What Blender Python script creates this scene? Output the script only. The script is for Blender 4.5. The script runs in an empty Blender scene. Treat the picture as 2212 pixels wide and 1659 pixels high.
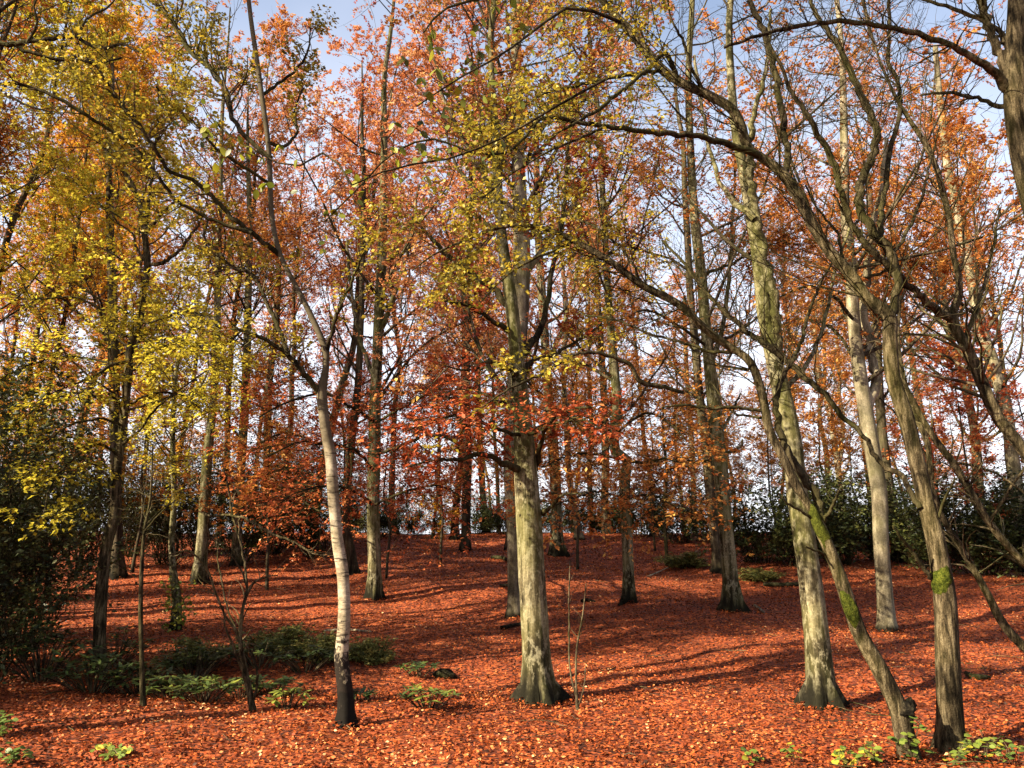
import bpy, math
import numpy as np
from mathutils import Matrix, Vector

# ------------------------------------------------------------------ camera, sky, sun, exposure
scene = bpy.context.scene
COL = scene.collection
EYE = np.array([0.0, 0.0, 1.6]); PITCH = math.radians(13.0); FPX = 1671.0   # photo measured on a 2212 x 1659 grid
cam_data = bpy.data.cameras.new('camera'); cam = bpy.data.objects.new('camera', cam_data); COL.objects.link(cam)
cam.location = EYE; cam.rotation_euler = (math.pi/2 + PITCH, 0, 0)
cam_data.sensor_width = 36.0; cam_data.lens = 36.0*FPX/2212.0
cam_data.clip_start = 0.05; cam_data.clip_end = 2000.0
scene.camera = cam

SUN_EL = math.radians(29.0)
SUN_AZ = np.array([-0.87, -0.49]); SUN_AZ /= np.linalg.norm(SUN_AZ)       # towards the sun, on the ground
world = bpy.data.worlds.new('World'); scene.world = world; world.use_nodes = True
wn = world.node_tree.nodes; wl = world.node_tree.links
bg = wn['Background']
sky = wn.new('ShaderNodeTexSky'); sky.sky_type = 'NISHITA'; sky.sun_disc = False
sky.sun_elevation = SUN_EL; sky.sun_rotation = math.atan2(SUN_AZ[0], SUN_AZ[1])
sky.air_density = 1.0; sky.dust_density = 3.0; sky.ozone_density = 1.0
# thin bright autumn veil of high cloud, thicker towards the horizon on every side
wtc = wn.new('ShaderNodeTexCoord'); wsx = wn.new('ShaderNodeSeparateXYZ'); wl.new(wtc.outputs['Generated'], wsx.inputs[0])
wns = wn.new('ShaderNodeTexNoise'); wns.inputs['Scale'].default_value = 2.2; wns.inputs['Detail'].default_value = 5; wl.new(wtc.outputs['Generated'], wns.inputs['Vector'])
wmr = wn.new('ShaderNodeMapRange'); wmr.inputs[1].default_value = .0; wmr.inputs[2].default_value = .75; wmr.inputs[3].default_value = .95; wmr.inputs[4].default_value = -.05; wl.new(wsx.outputs[2], wmr.inputs[0])
wma = wn.new('ShaderNodeMath'); wma.operation = 'MULTIPLY_ADD'; wma.use_clamp = True; wl.new(wns.outputs[0], wma.inputs[0]); wma.inputs[1].default_value = .7
wsb = wn.new('ShaderNodeMath'); wsb.operation = 'SUBTRACT'; wl.new(wmr.outputs[0], wsb.inputs[0]); wsb.inputs[1].default_value = .35; wl.new(wsb.outputs[0], wma.inputs[2])
wmx = wn.new('ShaderNodeMix'); wmx.data_type = 'RGBA'; wl.new(wma.outputs[0], wmx.inputs[0]); wl.new(sky.outputs[0], wmx.inputs[6]); wmx.inputs[7].default_value = (5.5, 5.5, 5.9, 1)
wl.new(wmx.outputs[2], bg.inputs[0]); bg.inputs[1].default_value = 0.060
sun_data = bpy.data.lights.new('sun', 'SUN'); sun = bpy.data.objects.new('sun', sun_data); COL.objects.link(sun)
sun_data.energy = 5.0; sun_data.angle = math.radians(0.5); sun_data.color = (1.0, 0.86, 0.62)
sdir = Vector((-SUN_AZ[0]*math.cos(SUN_EL), -SUN_AZ[1]*math.cos(SUN_EL), -math.sin(SUN_EL)))
sun.rotation_euler = sdir.to_track_quat('-Z', 'Y').to_euler(); sun.location = (-20, -12, 20)
vs = scene.view_settings
vs.view_transform = 'Standard'; vs.look = 'None'; vs.gamma = 1.0; vs.use_curve_mapping = False; vs.exposure = 2.27
scene.cycles.max_bounces = 4; scene.cycles.diffuse_bounces = 2; scene.cycles.transmission_bounces = 3
scene.cycles.transparent_max_bounces = 4; scene.cycles.caustics_reflective = False; scene.cycles.caustics_refractive = False

R = np.random.default_rng(11)

# ------------------------------------------------------------------ small helpers
def unit(v):
    v = np.asarray(v, float)
    return v/np.maximum(np.linalg.norm(v, axis=-1, keepdims=True), 1e-9)

FW = np.array([0, math.cos(PITCH), math.sin(PITCH)]); UPV = np.array([0, -math.sin(PITCH), math.cos(PITCH)])
def ray(u, v):
    return (u-1106)/FPX*np.array([1.0, 0, 0]) - (v-829.5)/FPX*UPV + FW
def at(u, v, Y):
    d = ray(u, v); return EYE + d*(Y/d[1])
def zc(p): return float(np.dot(p-EYE, FW))

_hy = np.arange(-60, 200, 0.25)
_hz = np.interp(_hy, [-60, 0, 7, 9.5, 12, 15.5, 19, 28, 36, 40, 45, 60, 110, 200],
                     [0, 0, 0, 0.05, .16, .34, .62, 1.62, 2.62, 3.02, 3.15, 2.7, .6, -2])
_k = np.exp(-0.5*(np.arange(-12, 13)/4.0)**2); _k /= _k.sum()
_hz = np.convolve(np.pad(_hz, 12, mode='edge'), _k, mode='valid')
def h(x, y):
    x = np.asarray(x, float); y = np.asarray(y, float)
    z = np.interp(y, _hy, _hz)
    a = np.clip((y-4)/10, 0, 1)
    z = z + a*(.07*np.sin(.55*x+.3*y+1)+.05*np.sin(.9*y-.4*x)+.03*np.sin(1.7*x+1.1*y))
    z = z - .16*np.exp(-(((x+3.0)/3.2)**2+((y-10.6)/.9)**2))
    return z + .012*np.sin(5.1*x+2.3*y)+.010*np.sin(7.3*y-3.9*x)
def ground(u, v):
    d = ray(u, v); d = d/d[1]
    Y = np.arange(3, 80, .02); P = EYE[None]+d[None]*Y[:, None]
    s = P[:, 2]-h(P[:, 0], P[:, 1]); i = int(np.argmax(s < 0)) if (s < 0).any() else len(Y)-1
    p = P[i].copy(); p[2] = float(h(p[0], p[1])); return p

class MB:                                            # gathers vertices and faces of ONE mesh
    def __init__(s): s.v = []; s.f = []; s.n = 0; s.a = []; s.hasa = False
    def add(s, V, F, A=None):
        V = np.asarray(V, np.float32).reshape(-1, 3); F = np.asarray(F, np.int32)
        s.v.append(V); s.f.append(F+s.n); s.n += len(V)
        if A is not None: s.hasa = True
        s.a.append(np.zeros(len(V), np.float32) if A is None else np.asarray(A, np.float32))
    def build(s, name, mat, parent=None, origin=(0, 0, 0), smooth=True):
        me = bpy.data.meshes.new(name)
        V = np.concatenate(s.v)-np.asarray(origin, np.float32)
        me.vertices.add(len(V)); me.vertices.foreach_set('co', V.ravel())
        loops = np.concatenate([f.ravel() for f in s.f]); tot = np.concatenate([np.full(len(f), f.shape[1], np.int32) for f in s.f])
        me.loops.add(len(loops)); me.loops.foreach_set('vertex_index', loops)
        me.polygons.add(len(tot)); me.polygons.foreach_set('loop_start', np.concatenate([[0], np.cumsum(tot)[:-1]]).astype(np.int32))
        if smooth: me.polygons.foreach_set('use_smooth', np.ones(len(tot), bool))
        if s.hasa:
            at_ = me.attributes.new('tone', 'FLOAT', 'POINT'); at_.data.foreach_set('value', np.concatenate(s.a))
        me.update(calc_edges=True); me.materials.append(mat)
        o = bpy.data.objects.new(name, me); COL.objects.link(o)
        if parent is not None: o.parent = parent
        return o

def tag(o, label=None, cat=None, group=None, kind=None):
    if label: o['label'] = label
    if cat: o['category'] = cat
    if group: o['group'] = group
    if kind: o['kind'] = kind
    return o
def empty(name, loc, rz=0):
    o = bpy.data.objects.new(name, None); COL.objects.link(o); o.location = loc; o.rotation_euler = (0, 0, rz); o.empty_display_size = .2
    return o
def copy_tree(o, parent=None):
    c = o.copy(); COL.objects.link(c)
    if parent is not None: c.parent = parent
    for ch in list(o.children): copy_tree(ch, c)
    return c

# ------------------------------------------------------------------ materials
def newmat(name):
    m = bpy.data.materials.new(name); m.use_nodes = True; nt = m.node_tree
    return m, nt, nt.nodes['Principled BSDF'], nt.nodes['Material Output']
def nd(nt, t, **kw):
    n = nt.nodes.new(t)
    for k, v in kw.items():
        if k.startswith('_'): n.inputs[k[1:].replace('_', ' ')].default_value = v
        else: setattr(n, k, v)
    return n
def ramp(nt, stops, interp='LINEAR'):
    n = nt.nodes.new('ShaderNodeValToRGB'); cr = n.color_ramp; cr.interpolation = interp
    while len(cr.elements) < len(stops): cr.elements.new(.5)
    for e, (p, c) in zip(cr.elements, stops): e.position = p; e.color = (*c, 1) if len(c) == 3 else c
    return n
def mix(nt, fac, a, b, blend='MIX'):
    n = nt.nodes.new('ShaderNodeMix'); n.data_type = 'RGBA'; n.blend_type = blend
    for sock, val in ((n.inputs[0], fac), (n.inputs[6], a), (n.inputs[7], b)):
        if hasattr(val, 'is_output'): nt.links.new(val, sock)
        else: sock.default_value = (*val, 1) if isinstance(val, tuple) else val
    return n.outputs[2]
def coords(nt, scale, src='Object'):
    t = nt.nodes.new('ShaderNodeTexCoord'); m = nt.nodes.new('ShaderNodeMapping'); m.inputs['Scale'].default_value = scale
    nt.links.new(t.outputs[src], m.inputs[0]); return m.outputs[0]
def noise(nt, vec, scale, detail=4, rough=.6):
    n = nt.nodes.new('ShaderNodeTexNoise'); n.inputs['Scale'].default_value = scale; n.inputs['Detail'].default_value = detail
    n.inputs['Roughness'].default_value = rough; nt.links.new(vec, n.inputs['Vector']); return n.outputs[0]

def leaf_mat(name, stops, trans=.4, rough=.5, spec=.35, shift=.12):
    m, nt, p, out = newmat(name)
    a = nd(nt, 'ShaderNodeAttribute', attribute_name='tone')
    oi = nt.nodes.new('ShaderNodeObjectInfo')
    ad = nd(nt, 'ShaderNodeMath', operation='MULTIPLY_ADD'); nt.links.new(oi.outputs['Random'], ad.inputs[0]); ad.inputs[1].default_value = shift; ad.inputs[2].default_value = -shift/2
    s = nd(nt, 'ShaderNodeMath', operation='ADD'); nt.links.new(a.outputs['Fac'], s.inputs[0]); nt.links.new(ad.outputs[0], s.inputs[1])
    r = ramp(nt, stops); nt.links.new(s.outputs[0], r.inputs[0])
    nt.links.new(r.outputs[0], p.inputs['Base Color']); p.inputs['Roughness'].default_value = rough; p.inputs['Specular IOR Level'].default_value = spec
    if trans > 0:
        t = nt.nodes.new('ShaderNodeBsdfTranslucent'); nt.links.new(r.outputs[0], t.inputs[0])
        ms = nt.nodes.new('ShaderNodeMixShader'); ms.inputs[0].default_value = trans
        nt.links.new(p.outputs[0], ms.inputs[1]); nt.links.new(t.outputs[0], ms.inputs[2]); nt.links.new(ms.outputs[0], out.inputs[0])
    return m

def bark_mat(name, c1, c2, c3, moss=(.10, .12, .02), mossamt=.3, bump=.35, stretch=(9, 9, 1.6), fine=40, basedark=0.0, streak=0.0, lichen=None):
    m, nt, p, out = newmat(name)
    g = coords(nt, (1, 1, 1)); st = coords(nt, stretch)
    n1 = noise(nt, st, 1.0, 6, .65); n2 = noise(nt, g, 2.3, 5, .6); n3 = noise(nt, g, fine, 3, .6); n4 = noise(nt, g, 1.1, 3, .5)
    r1 = ramp(nt, [(.38, c1), (.49, c2), (.60, c3)]); nt.links.new(n1, r1.inputs[0])
    r2 = ramp(nt, [(.38, (.35,)*3), (.58, (1.15,)*3)]); nt.links.new(n2, r2.inputs[0])
    c = mix(nt, .75, r1.outputs[0], r2.outputs[0], 'MULTIPLY')
    if streak > 0:
        ns = noise(nt, coords(nt, (26, 26, 1.3)), 1.0, 6, .7); nb = noise(nt, coords(nt, (5, 5, .8)), 1.0, 3, .5)
        mu_ = nd(nt, 'ShaderNodeMath', operation='ADD'); nt.links.new(ns, mu_.inputs[0]); nt.links.new(nb, mu_.inputs[1])
        rs_ = ramp(nt, [(.50, (0,)*3), (.57, (streak,)*3)]); hv = nd(nt, 'ShaderNodeMath', operation='MULTIPLY'); nt.links.new(mu_.outputs[0], hv.inputs[0]); hv.inputs[1].default_value = .5
        nt.links.new(hv.outputs[0], rs_.inputs[0]); c = mix(nt, rs_.outputs[0], c, tuple(q*.22 for q in c1))
    if lichen:
        nl_ = noise(nt, coords(nt, (1, 1, .5)), 15.0, 6, .7); rl = ramp(nt, [(.50, (0,)*3), (.58, (.7,)*3)]); nt.links.new(nl_, rl.inputs[0]); c = mix(nt, rl.outputs[0], c, lichen)
    rg_ = ramp(nt, [(.35, (.6,)*3), (.65, (1.25,)*3)]); nt.links.new(n3, rg_.inputs[0]); c = mix(nt, .8, c, rg_.outputs[0], 'MULTIPLY')
    r3 = ramp(nt, [(.5-mossamt*.25, (0,)*3), (.72-mossamt*.25, (1,)*3)]); nt.links.new(n4, r3.inputs[0])
    mm = nd(nt, 'ShaderNodeMath', operation='MULTIPLY'); nt.links.new(r3.outputs[0], mm.inputs[0]); mm.inputs[1].default_value = min(1, mossamt*1.6)
    c = mix(nt, mm.outputs[0], c, moss)
    if basedark > 0:      # wet dark algae creeping up from the roots, with a ragged edge
        tc = nt.nodes.new('ShaderNodeTexCoord'); sx = nt.nodes.new('ShaderNodeSeparateXYZ'); nt.links.new(tc.outputs['Object'], sx.inputs[0])
        w = noise(nt, coords(nt, (7, 7, .8)), 1.0, 5, .7)
        ma = nd(nt, 'ShaderNodeMath', operation='MULTIPLY_ADD'); nt.links.new(w, ma.inputs[0]); ma.inputs[1].default_value = 2.2*basedark; nt.links.new(sx.outputs[2], ma.inputs[2])
        mb = nd(nt, 'ShaderNodeMapRange'); mb.inputs[1].default_value = 1.35*basedark; mb.inputs[2].default_value = 2.1*basedark; mb.inputs[3].default_value = .95; mb.inputs[4].default_value = 0
        nt.links.new(ma.outputs[0], mb.inputs[0]); c = mix(nt, mb.outputs[0], c, (.006, .0055, .004))
    nt.links.new(c, p.inputs['Base Color']); p.inputs['Roughness'].default_value = .9; p.inputs['Specular IOR Level'].default_value = .04
    hm = nd(nt, 'ShaderNodeMath', operation='MULTIPLY_ADD'); nt.links.new(n3, hm.inputs[0]); hm.inputs[1].default_value = .35; nt.links.new(n1, hm.inputs[2])
    b = nt.nodes.new('ShaderNodeBump'); b.inputs['Strength'].default_value = bump; b.inputs['Distance'].default_value = .03
    nt.links.new(hm.outputs[0], b.inputs['Height']); nt.links.new(b.outputs[0], p.inputs['Normal'])
    return m

def birch_mat():
    m, nt, p, out = newmat('birch bark')
    n1 = noise(nt, coords(nt, (6, 6, 46)), 1.0, 3, .6); n2 = noise(nt, coords(nt, (3, 3, 5)), 1.0, 5, .65); n3 = noise(nt, coords(nt, (1, 1, 1)), 3, 4, .6)
    tc = nt.nodes.new('ShaderNodeTexCoord'); sx = nt.nodes.new('ShaderNodeSeparateXYZ'); nt.links.new(tc.outputs['Object'], sx.inputs[0])
    r0 = ramp(nt, [(.3, (.10, .078, .05)), (.5, (.22, .18, .12)), (.70, (.38, .33, .25))]); nt.links.new(n3, r0.inputs[0])
    r1 = ramp(nt, [(.585, (0,)*3), (.65, (.9,)*3)]); nt.links.new(n1, r1.inputs[0])
    c = mix(nt, r1.outputs[0], r0.outputs[0], (.028, .020, .014))
    nf = noise(nt, coords(nt, (14, 14, 22)), 1.0, 6, .75); rf_ = ramp(nt, [(.40, (.45,)*3), (.58, (1.1,)*3)]); nt.links.new(nf, rf_.inputs[0]); c = mix(nt, .85, c, rf_.outputs[0], 'MULTIPLY')
    npl = noise(nt, coords(nt, (9, 9, 6)), 1.0, 6, .75); mz = nd(nt, 'ShaderNodeMapRange'); mz.inputs[1].default_value = .25; mz.inputs[2].default_value = 1.25; mz.inputs[3].default_value = .28; mz.inputs[4].default_value = -.12; nt.links.new(sx.outputs[2], mz.inputs[0])
    ap = nd(nt, 'ShaderNodeMath', operation='ADD'); nt.links.new(npl, ap.inputs[0]); nt.links.new(mz.outputs[0], ap.inputs[1]); rp = ramp(nt, [(.60, (0,)*3), (.66, (1,)*3)]); nt.links.new(ap.outputs[0], rp.inputs[0]); c = mix(nt, rp.outputs[0], c, (.012, .009, .007))
    ma = nd(nt, 'ShaderNodeMath', operation='MULTIPLY_ADD'); nt.links.new(n2, ma.inputs[0]); ma.inputs[1].default_value = 1.9; nt.links.new(sx.outputs[2], ma.inputs[2])
    mb = nd(nt, 'ShaderNodeMapRange'); mb.inputs[1].default_value = 1.08; mb.inputs[2].default_value = 1.3; mb.inputs[3].default_value = 1; mb.inputs[4].default_value = 0
    nt.links.new(ma.outputs[0], mb.inputs[0]); c = mix(nt, mb.outputs[0], c, (.006, .005, .004))
    mc = nd(nt, 'ShaderNodeMapRange'); mc.inputs[1].default_value = 2.6; mc.inputs[2].default_value = 4.3; mc.inputs[3].default_value = 0; mc.inputs[4].default_value = .92
    nt.links.new(ma.outputs[0], mc.inputs[0]); c = mix(nt, mc.outputs[0], c, (.045, .036, .022))
    nt.links.new(c, p.inputs['Base Color']); p.inputs['Roughness'].default_value = .8; p.inputs['Specular IOR Level'].default_value = .06
    b = nt.nodes.new('ShaderNodeBump'); b.inputs['Strength'].default_value = .4; b.inputs['Distance'].default_value = .02
    nt.links.new(n2, b.inputs['Height']); nt.links.new(b.outputs[0], p.inputs['Normal'])
    return m

def soil_mat():
    m, nt, p, out = newmat('leaf strewn soil')
    g = coords(nt, (1, 1, 1))
    v = nt.nodes.new('ShaderNodeTexVoronoi'); v.inputs['Scale'].default_value = 24; nt.links.new(g, v.inputs['Vector'])
    sp = nt.nodes.new('ShaderNodeSeparateColor'); nt.links.new(v.outputs['Color'], sp.inputs[0])
    r = ramp(nt, [(0, (.025, .008, .005)), (.35, (.11, .022, .008)), (.7, (.24, .048, .013)), (1, (.36, .10, .030))]); nt.links.new(sp.outputs[0], r.inputs[0])
    n = noise(nt, g, .6, 4, .6); r2 = ramp(nt, [(.3, (.55,)*3), (.65, (1.1,)*3)]); nt.links.new(n, r2.inputs[0])
    c = mix(nt, .8, r.outputs[0], r2.outputs[0], 'MULTIPLY')
    nt.links.new(c, p.inputs['Base Color']); p.inputs['Roughness'].default_value = .8; p.inputs['Specular IOR Level'].default_value = .2
    b = nt.nodes.new('ShaderNodeBump'); b.inputs['Strength'].default_value = .8; b.inputs['Distance'].default_value = .03
    nt.links.new(sp.outputs[1], b.inputs['Height']); nt.links.new(b.outputs[0], p.inputs['Normal'])
    return m

M = {}
M['soil'] = soil_mat()
M['beech'] = bark_mat('beech bark', (.016, .013, .008), (.068, .055, .030), (.175, .150, .088), moss=(.085, .085, .024), mossamt=.35, bump=.5, stretch=(9, 9, .7), basedark=.42, streak=.95, lichen=(.20, .18, .115))
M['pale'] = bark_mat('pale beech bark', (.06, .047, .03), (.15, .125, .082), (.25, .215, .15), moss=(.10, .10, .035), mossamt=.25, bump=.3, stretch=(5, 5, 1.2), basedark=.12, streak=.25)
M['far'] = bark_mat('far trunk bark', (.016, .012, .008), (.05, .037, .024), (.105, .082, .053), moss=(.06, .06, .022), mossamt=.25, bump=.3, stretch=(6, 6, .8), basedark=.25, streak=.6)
M['rough'] = bark_mat('ridged mossy bark', (.010, .008, .005), (.048, .036, .020), (.118, .093, .055), moss=(.085, .08, .016), mossamt=.15, bump=1.0, stretch=(26, 26, 4.5), fine=70, streak=.6)
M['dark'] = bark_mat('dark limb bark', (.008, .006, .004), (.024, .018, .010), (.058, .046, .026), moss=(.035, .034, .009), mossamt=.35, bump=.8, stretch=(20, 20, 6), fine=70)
M['twig'] = bark_mat('twig bark', (.02, .015, .009), (.052, .038, .023), (.11, .084, .052), mossamt=.15, bump=.1, stretch=(8, 8, 8))
M['birch'] = birch_mat()
M['moss'] = bark_mat('moss', (.016, .022, .003), (.038, .048, .006), (.07, .078, .011), moss=(.05, .053, .009), mossamt=.3, bump=1.0, stretch=(30, 30, 30), fine=120)
M['burl'] = bark_mat('burl bark', (.004, .0035, .003), (.012, .010, .007), (.04, .032, .02), mossamt=.1, bump=1.0, stretch=(18, 18, 18))
M['deadwood'] = bark_mat('bleached dead wood', (.10, .075, .05), (.19, .15, .10), (.30, .25, .18), mossamt=.05, bump=.4, stretch=(10, 10, 10))
M['darkwood'] = bark_mat('rotten dark wood', (.005, .004, .003), (.016, .012, .008), (.04, .032, .02), mossamt=.1, bump=.7, stretch=(10, 10, 10))
M['red'] = leaf_mat('red beech leaf', [(0, (.11, .020, .010)), (.3, (.29, .055, .020)), (.65, (.48, .115, .036)), (1, (.58, .24, .08))])
M['orange'] = leaf_mat('orange beech leaf', [(0, (.16, .042, .013)), (.3, (.36, .11, .022)), (.65, (.52, .21, .045)), (1, (.60, .38, .10))])
M['rust'] = leaf_mat('pink rust leaf', [(0, (.20, .055, .026)), (.35, (.42, .135, .052)), (.7, (.58, .25, .095)), (1, (.66, .42, .20))])
M['brown'] = leaf_mat('brown orange leaf', [(0, (.12, .042, .014)), (.35, (.29, .11, .026)), (.7, (.45, .21, .050)), (1, (.55, .37, .10))])
M['yellow'] = leaf_mat('yellow leaf', [(0, (.17, .15, .016)), (.3, (.36, .31, .026)), (.7, (.54, .45, .042)), (1, (.62, .48, .06))], trans=.5)
M['olive'] = leaf_mat('olive leaf', [(0, (.07, .065, .012)), (.35, (.17, .15, .018)), (.7, (.31, .24, .025)), (1, (.43, .31, .03))], trans=.42)
M['gold'] = leaf_mat('golden leaf', [(0, (.22, .08, .012)), (.35, (.43, .19, .016)), (.7, (.58, .30, .022)), (1, (.66, .42, .04))])
M['hazel'] = leaf_mat('hazel leaf', [(0, (.035, .05, .008)), (.35, (.09, .11, .012)), (.7, (.19, .20, .016)), (1, (.34, .30, .02))], trans=.45)
M['rhodo'] = leaf_mat('rhododendron leaf', [(0, (.012, .022, .007)), (.5, (.034, .055, .016)), (.85, (.08, .11, .024)), (1, (.17, .19, .03))], trans=.15, rough=.4, spec=.3)
M['holly'] = leaf_mat('holly leaf', [(0, (.008, .012, .004)), (.5, (.026, .036, .010)), (1, (.09, .09, .022))], trans=.12, rough=.5, spec=.22)
M['evergreen'] = leaf_mat('evergreen shrub leaf', [(0, (.030, .038, .010)), (.5, (.11, .12, .028)), (1, (.25, .20, .05))], trans=.25, rough=.55, spec=.3)
M['bramble'] = leaf_mat('bramble leaf', [(0, (.03, .055, .012)), (.5, (.085, .13, .02)), (.85, (.13, .16, .025)), (1, (.34, .28, .025))], trans=.3)
M['litter'] = leaf_mat('fallen leaf', [(0, (.022, .009, .005)), (.25, (.10, .022, .007)), (.5, (.22, .044, .011)), (.72, (.35, .085, .020)), (.9, (.46, .17, .055)), (1, (.58, .34, .17))], trans=.15, rough=.6, spec=.12)

# ------------------------------------------------------------------ branch and leaf generators (arrays of branches: P (n, s, 3), R (n, s))
def frames(P):
    T = np.empty_like(P); T[:, 1:-1] = P[:, 2:]-P[:, :-2]; T[:, 0] = P[:, 1]-P[:, 0]; T[:, -1] = P[:, -1]-P[:, -2]; T = unit(T)
    d = unit(P[:, -1]-P[:, 0]); ref = np.where(np.abs(d[:, 2:3]) > .8, np.array([[1.0, .15, 0]]), np.array([[.1, .05, 1.0]]))
    N = unit(np.cross(T, np.broadcast_to(ref[:, None], T.shape))); B = np.cross(T, N); return T, N, B
def tubes(mb, P, Rad, k=3, mult=None):
    n, s, _ = P.shape; T, N, B = frames(P)
    th = np.arange(k)*2*math.pi/k; c = np.cos(th); sn = np.sin(th)
    rr = Rad[:, :, None]*(np.ones((1, 1, k)) if mult is None else mult)
    V = P[:, :, None]+rr[..., None]*(c[None, None, :, None]*N[:, :, None]+sn[None, None, :, None]*B[:, :, None])
    i = np.arange(n)[:, None, None]*(s*k)+np.arange(s-1)[None, :, None]*k; j = np.arange(k)[None, None]; j2 = (j+1) % k
    F = np.stack([i+j, i+j2, i+j2+k, i+j+k], -1).reshape(-1, 4)
    mb.add(V.reshape(-1, 3), F)
def spawn(B, n, rng, t=(.2, 1), ln=.5, lmin=.15, lmax=9, ang=(35, 70), up=.1, trop=.05, wob=.18, S=5, rs=.5, rmin=.0025, rmax=9, flat=.0, minz=None, taper=.2):
    P, Rd = B; m, s, _ = P.shape
    L = np.linalg.norm(np.diff(P, axis=1), axis=2).sum(1); pr = L/L.sum()
    i = rng.choice(m, n, p=pr); tt = rng.uniform(*t, n)**.9
    f = tt*(s-1); k = np.minimum(f.astype(int), s-2); w = (f-k)[:, None]
    p = P[i, k]*(1-w)+P[i, k+1]*w; r = Rd[i, k]*(1-w[:, 0])+Rd[i, k+1]*w[:, 0]; T = unit(P[i, k+1]-P[i, k])
    if minz is not None:
        ok = p[:, 2] > minz; p, r, T, i, tt = p[ok], r[ok], T[ok], i[ok], tt[ok]; n = len(p)
    rv = rng.normal(size=(n, 3)); rv[:, 2] *= (1-flat)
    N = unit(np.cross(T, unit(rv))); N[:, 2] *= (1-flat); N = unit(N)
    a = np.radians(rng.uniform(*ang, n))[:, None]
    d = unit(np.cos(a)*T+np.sin(a)*N+np.array([0, 0, up]))
    ll = np.clip(ln*L[i]*(1-.55*tt)*rng.uniform(.55, 1.25, n), lmin, lmax)
    r0 = np.clip(rs*r, rmin, rmax)
    Q = np.empty((n, S, 3)); Q[:, 0] = p
    for q in range(1, S):
        d = unit(d+rng.normal(size=(n, 3))*wob+np.array([0, 0, trop])); Q[:, q] = Q[:, q-1]+d*(ll/(S-1))[:, None]
    return Q, r0[:, None]*np.linspace(1, taper, S)[None]
def leaves(mb, B, n, rng, L=.07, W=.62, off=.02, t=(.15, 1), tilt=.45, side=(35, 75), spread=.3, tone=None, droop=.1, keep=None):
    P, Rd = B; m, s, _ = P.shape
    i = rng.integers(0, m, n); tt = rng.uniform(*t, n); f = tt*(s-1); k = np.minimum(f.astype(int), s-2); w = (f-k)[:, None]
    p = P[i, k]*(1-w)+P[i, k+1]*w+rng.normal(size=(n, 3))*off; T = unit(P[i, k+1]-P[i, k])
    if keep is not None:
        ok = keep(p); p, T, i = p[ok], T[ok], i[ok]; n = len(p)
    Z = np.array([0, 0, 1.0]); Sd = unit(np.cross(T, Z)+1e-3)
    a = np.radians(rng.uniform(*side, n))[:, None]*np.where(rng.random(n) < .5, 1, -1)[:, None]
    D = unit(np.cos(a)*T+np.sin(a)*Sd+rng.normal(size=(n, 3))*.25-np.array([0, 0, droop]))
    Nn = Z+rng.normal(size=(n, 3))*tilt; Nn = unit(Nn-(Nn*D).sum(1, keepdims=True)*D); X = np.cross(D, Nn)
    l = (L*rng.uniform(.65, 1.25, n))[:, None]; ww = l*W*.5
    f_ = rng.uniform(.0, .35, n)[:, None]*ww
    V = np.stack([p, p+D*l*.48+X*ww+Nn*f_, p+D*l-Nn*l*.08, p+D*l*.48-X*ww+Nn*f_], 1)
    q = np.arange(n)[:, None]*4; F = np.concatenate([q+[0, 1, 2], q+[0, 2, 3]])
    tb = rng.random(m)[i]*(1-spread)+rng.random(n)*spread if tone is None else np.clip(tone[0]+rng.normal(size=m)[i]*tone[1]*.7+rng.normal(size=n)*tone[1]*.7, 0, 1)
    mb.add(V.reshape(-1, 3), F, np.repeat(tb, 4))

def smooth_path(pts, n):
    pts = np.asarray(pts, float); s = np.concatenate([[0], np.cumsum(np.linalg.norm(np.diff(pts[:, :3], axis=0), axis=1))])
    q = np.linspace(0, 1, n)*s[-1]; out = np.empty((n, pts.shape[1]))
    m = np.gradient(pts, s, axis=0)
    j = np.clip(np.searchsorted(s, q, side='right')-1, 0, len(s)-2); hh = (s[j+1]-s[j])[:, None]; tt = ((q-s[j])/(s[j+1]-s[j]))[:, None]
    out = (2*tt**3-3*tt**2+1)*pts[j]+(tt**3-2*tt**2+tt)*hh*m[j]+(-2*tt**3+3*tt**2)*pts[j+1]+(tt**3-tt**2)*hh*m[j+1]
    return out

def limb_mesh(path, k, rng, flare=0, lobes=5, base=None, rough=.028):
    """one trunk or limb as its own mesh: path (s, 4) = xyz + radius"""
    mb = MB(); P = path[None, :, :3]; Rd = path[None, :, 3]; s = len(path); th = np.arange(k)*2*math.pi/k
    ln = np.concatenate([[0], np.cumsum(np.linalg.norm(np.diff(path[:, :3], axis=0), axis=1))])[:, None]; ph = rng.uniform(0, 6.28, 6)
    mu = 1+rough*(np.sin(2*th[None]+ln*1.3+ph[0])+.7*np.sin(3*th[None]-ln*2.1+ph[1])+.6*np.sin(ln*5+ph[2]+th[None])+.45*np.sin(ln*11+ph[5]-2*th[None]))
    if flare:
        hgt = np.maximum(path[:, 2]-base, 0)[:, None]; sc = .6*path[min(6, s-1), 3]+.03
        lob = .5+.55*np.sin(lobes*th+ph[3])[None]+.35*np.sin((lobes-2)*th+ph[4])[None]+.2*np.sin((2*lobes+1)*th+ph[5])[None]
        mu = mu+1.35*flare*np.exp(-hgt/sc)*np.clip(lob, .0, 1.7)+.06*flare*np.exp(-hgt/(4*sc))
    tubes(mb, P, Rd, k, mu[None])
    tip = path[-1, :3]; mb.add(np.vstack([tip+unit(path[-1, :3]-path[-2, :3])*path[-1, 3]]), np.zeros((0, 3), int))
    last = (s-1)*k; mb.f.append(np.array([[last+j, last+(j+1) % k, s*k] for j in range(k)], np.int32))
    return mb

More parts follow.
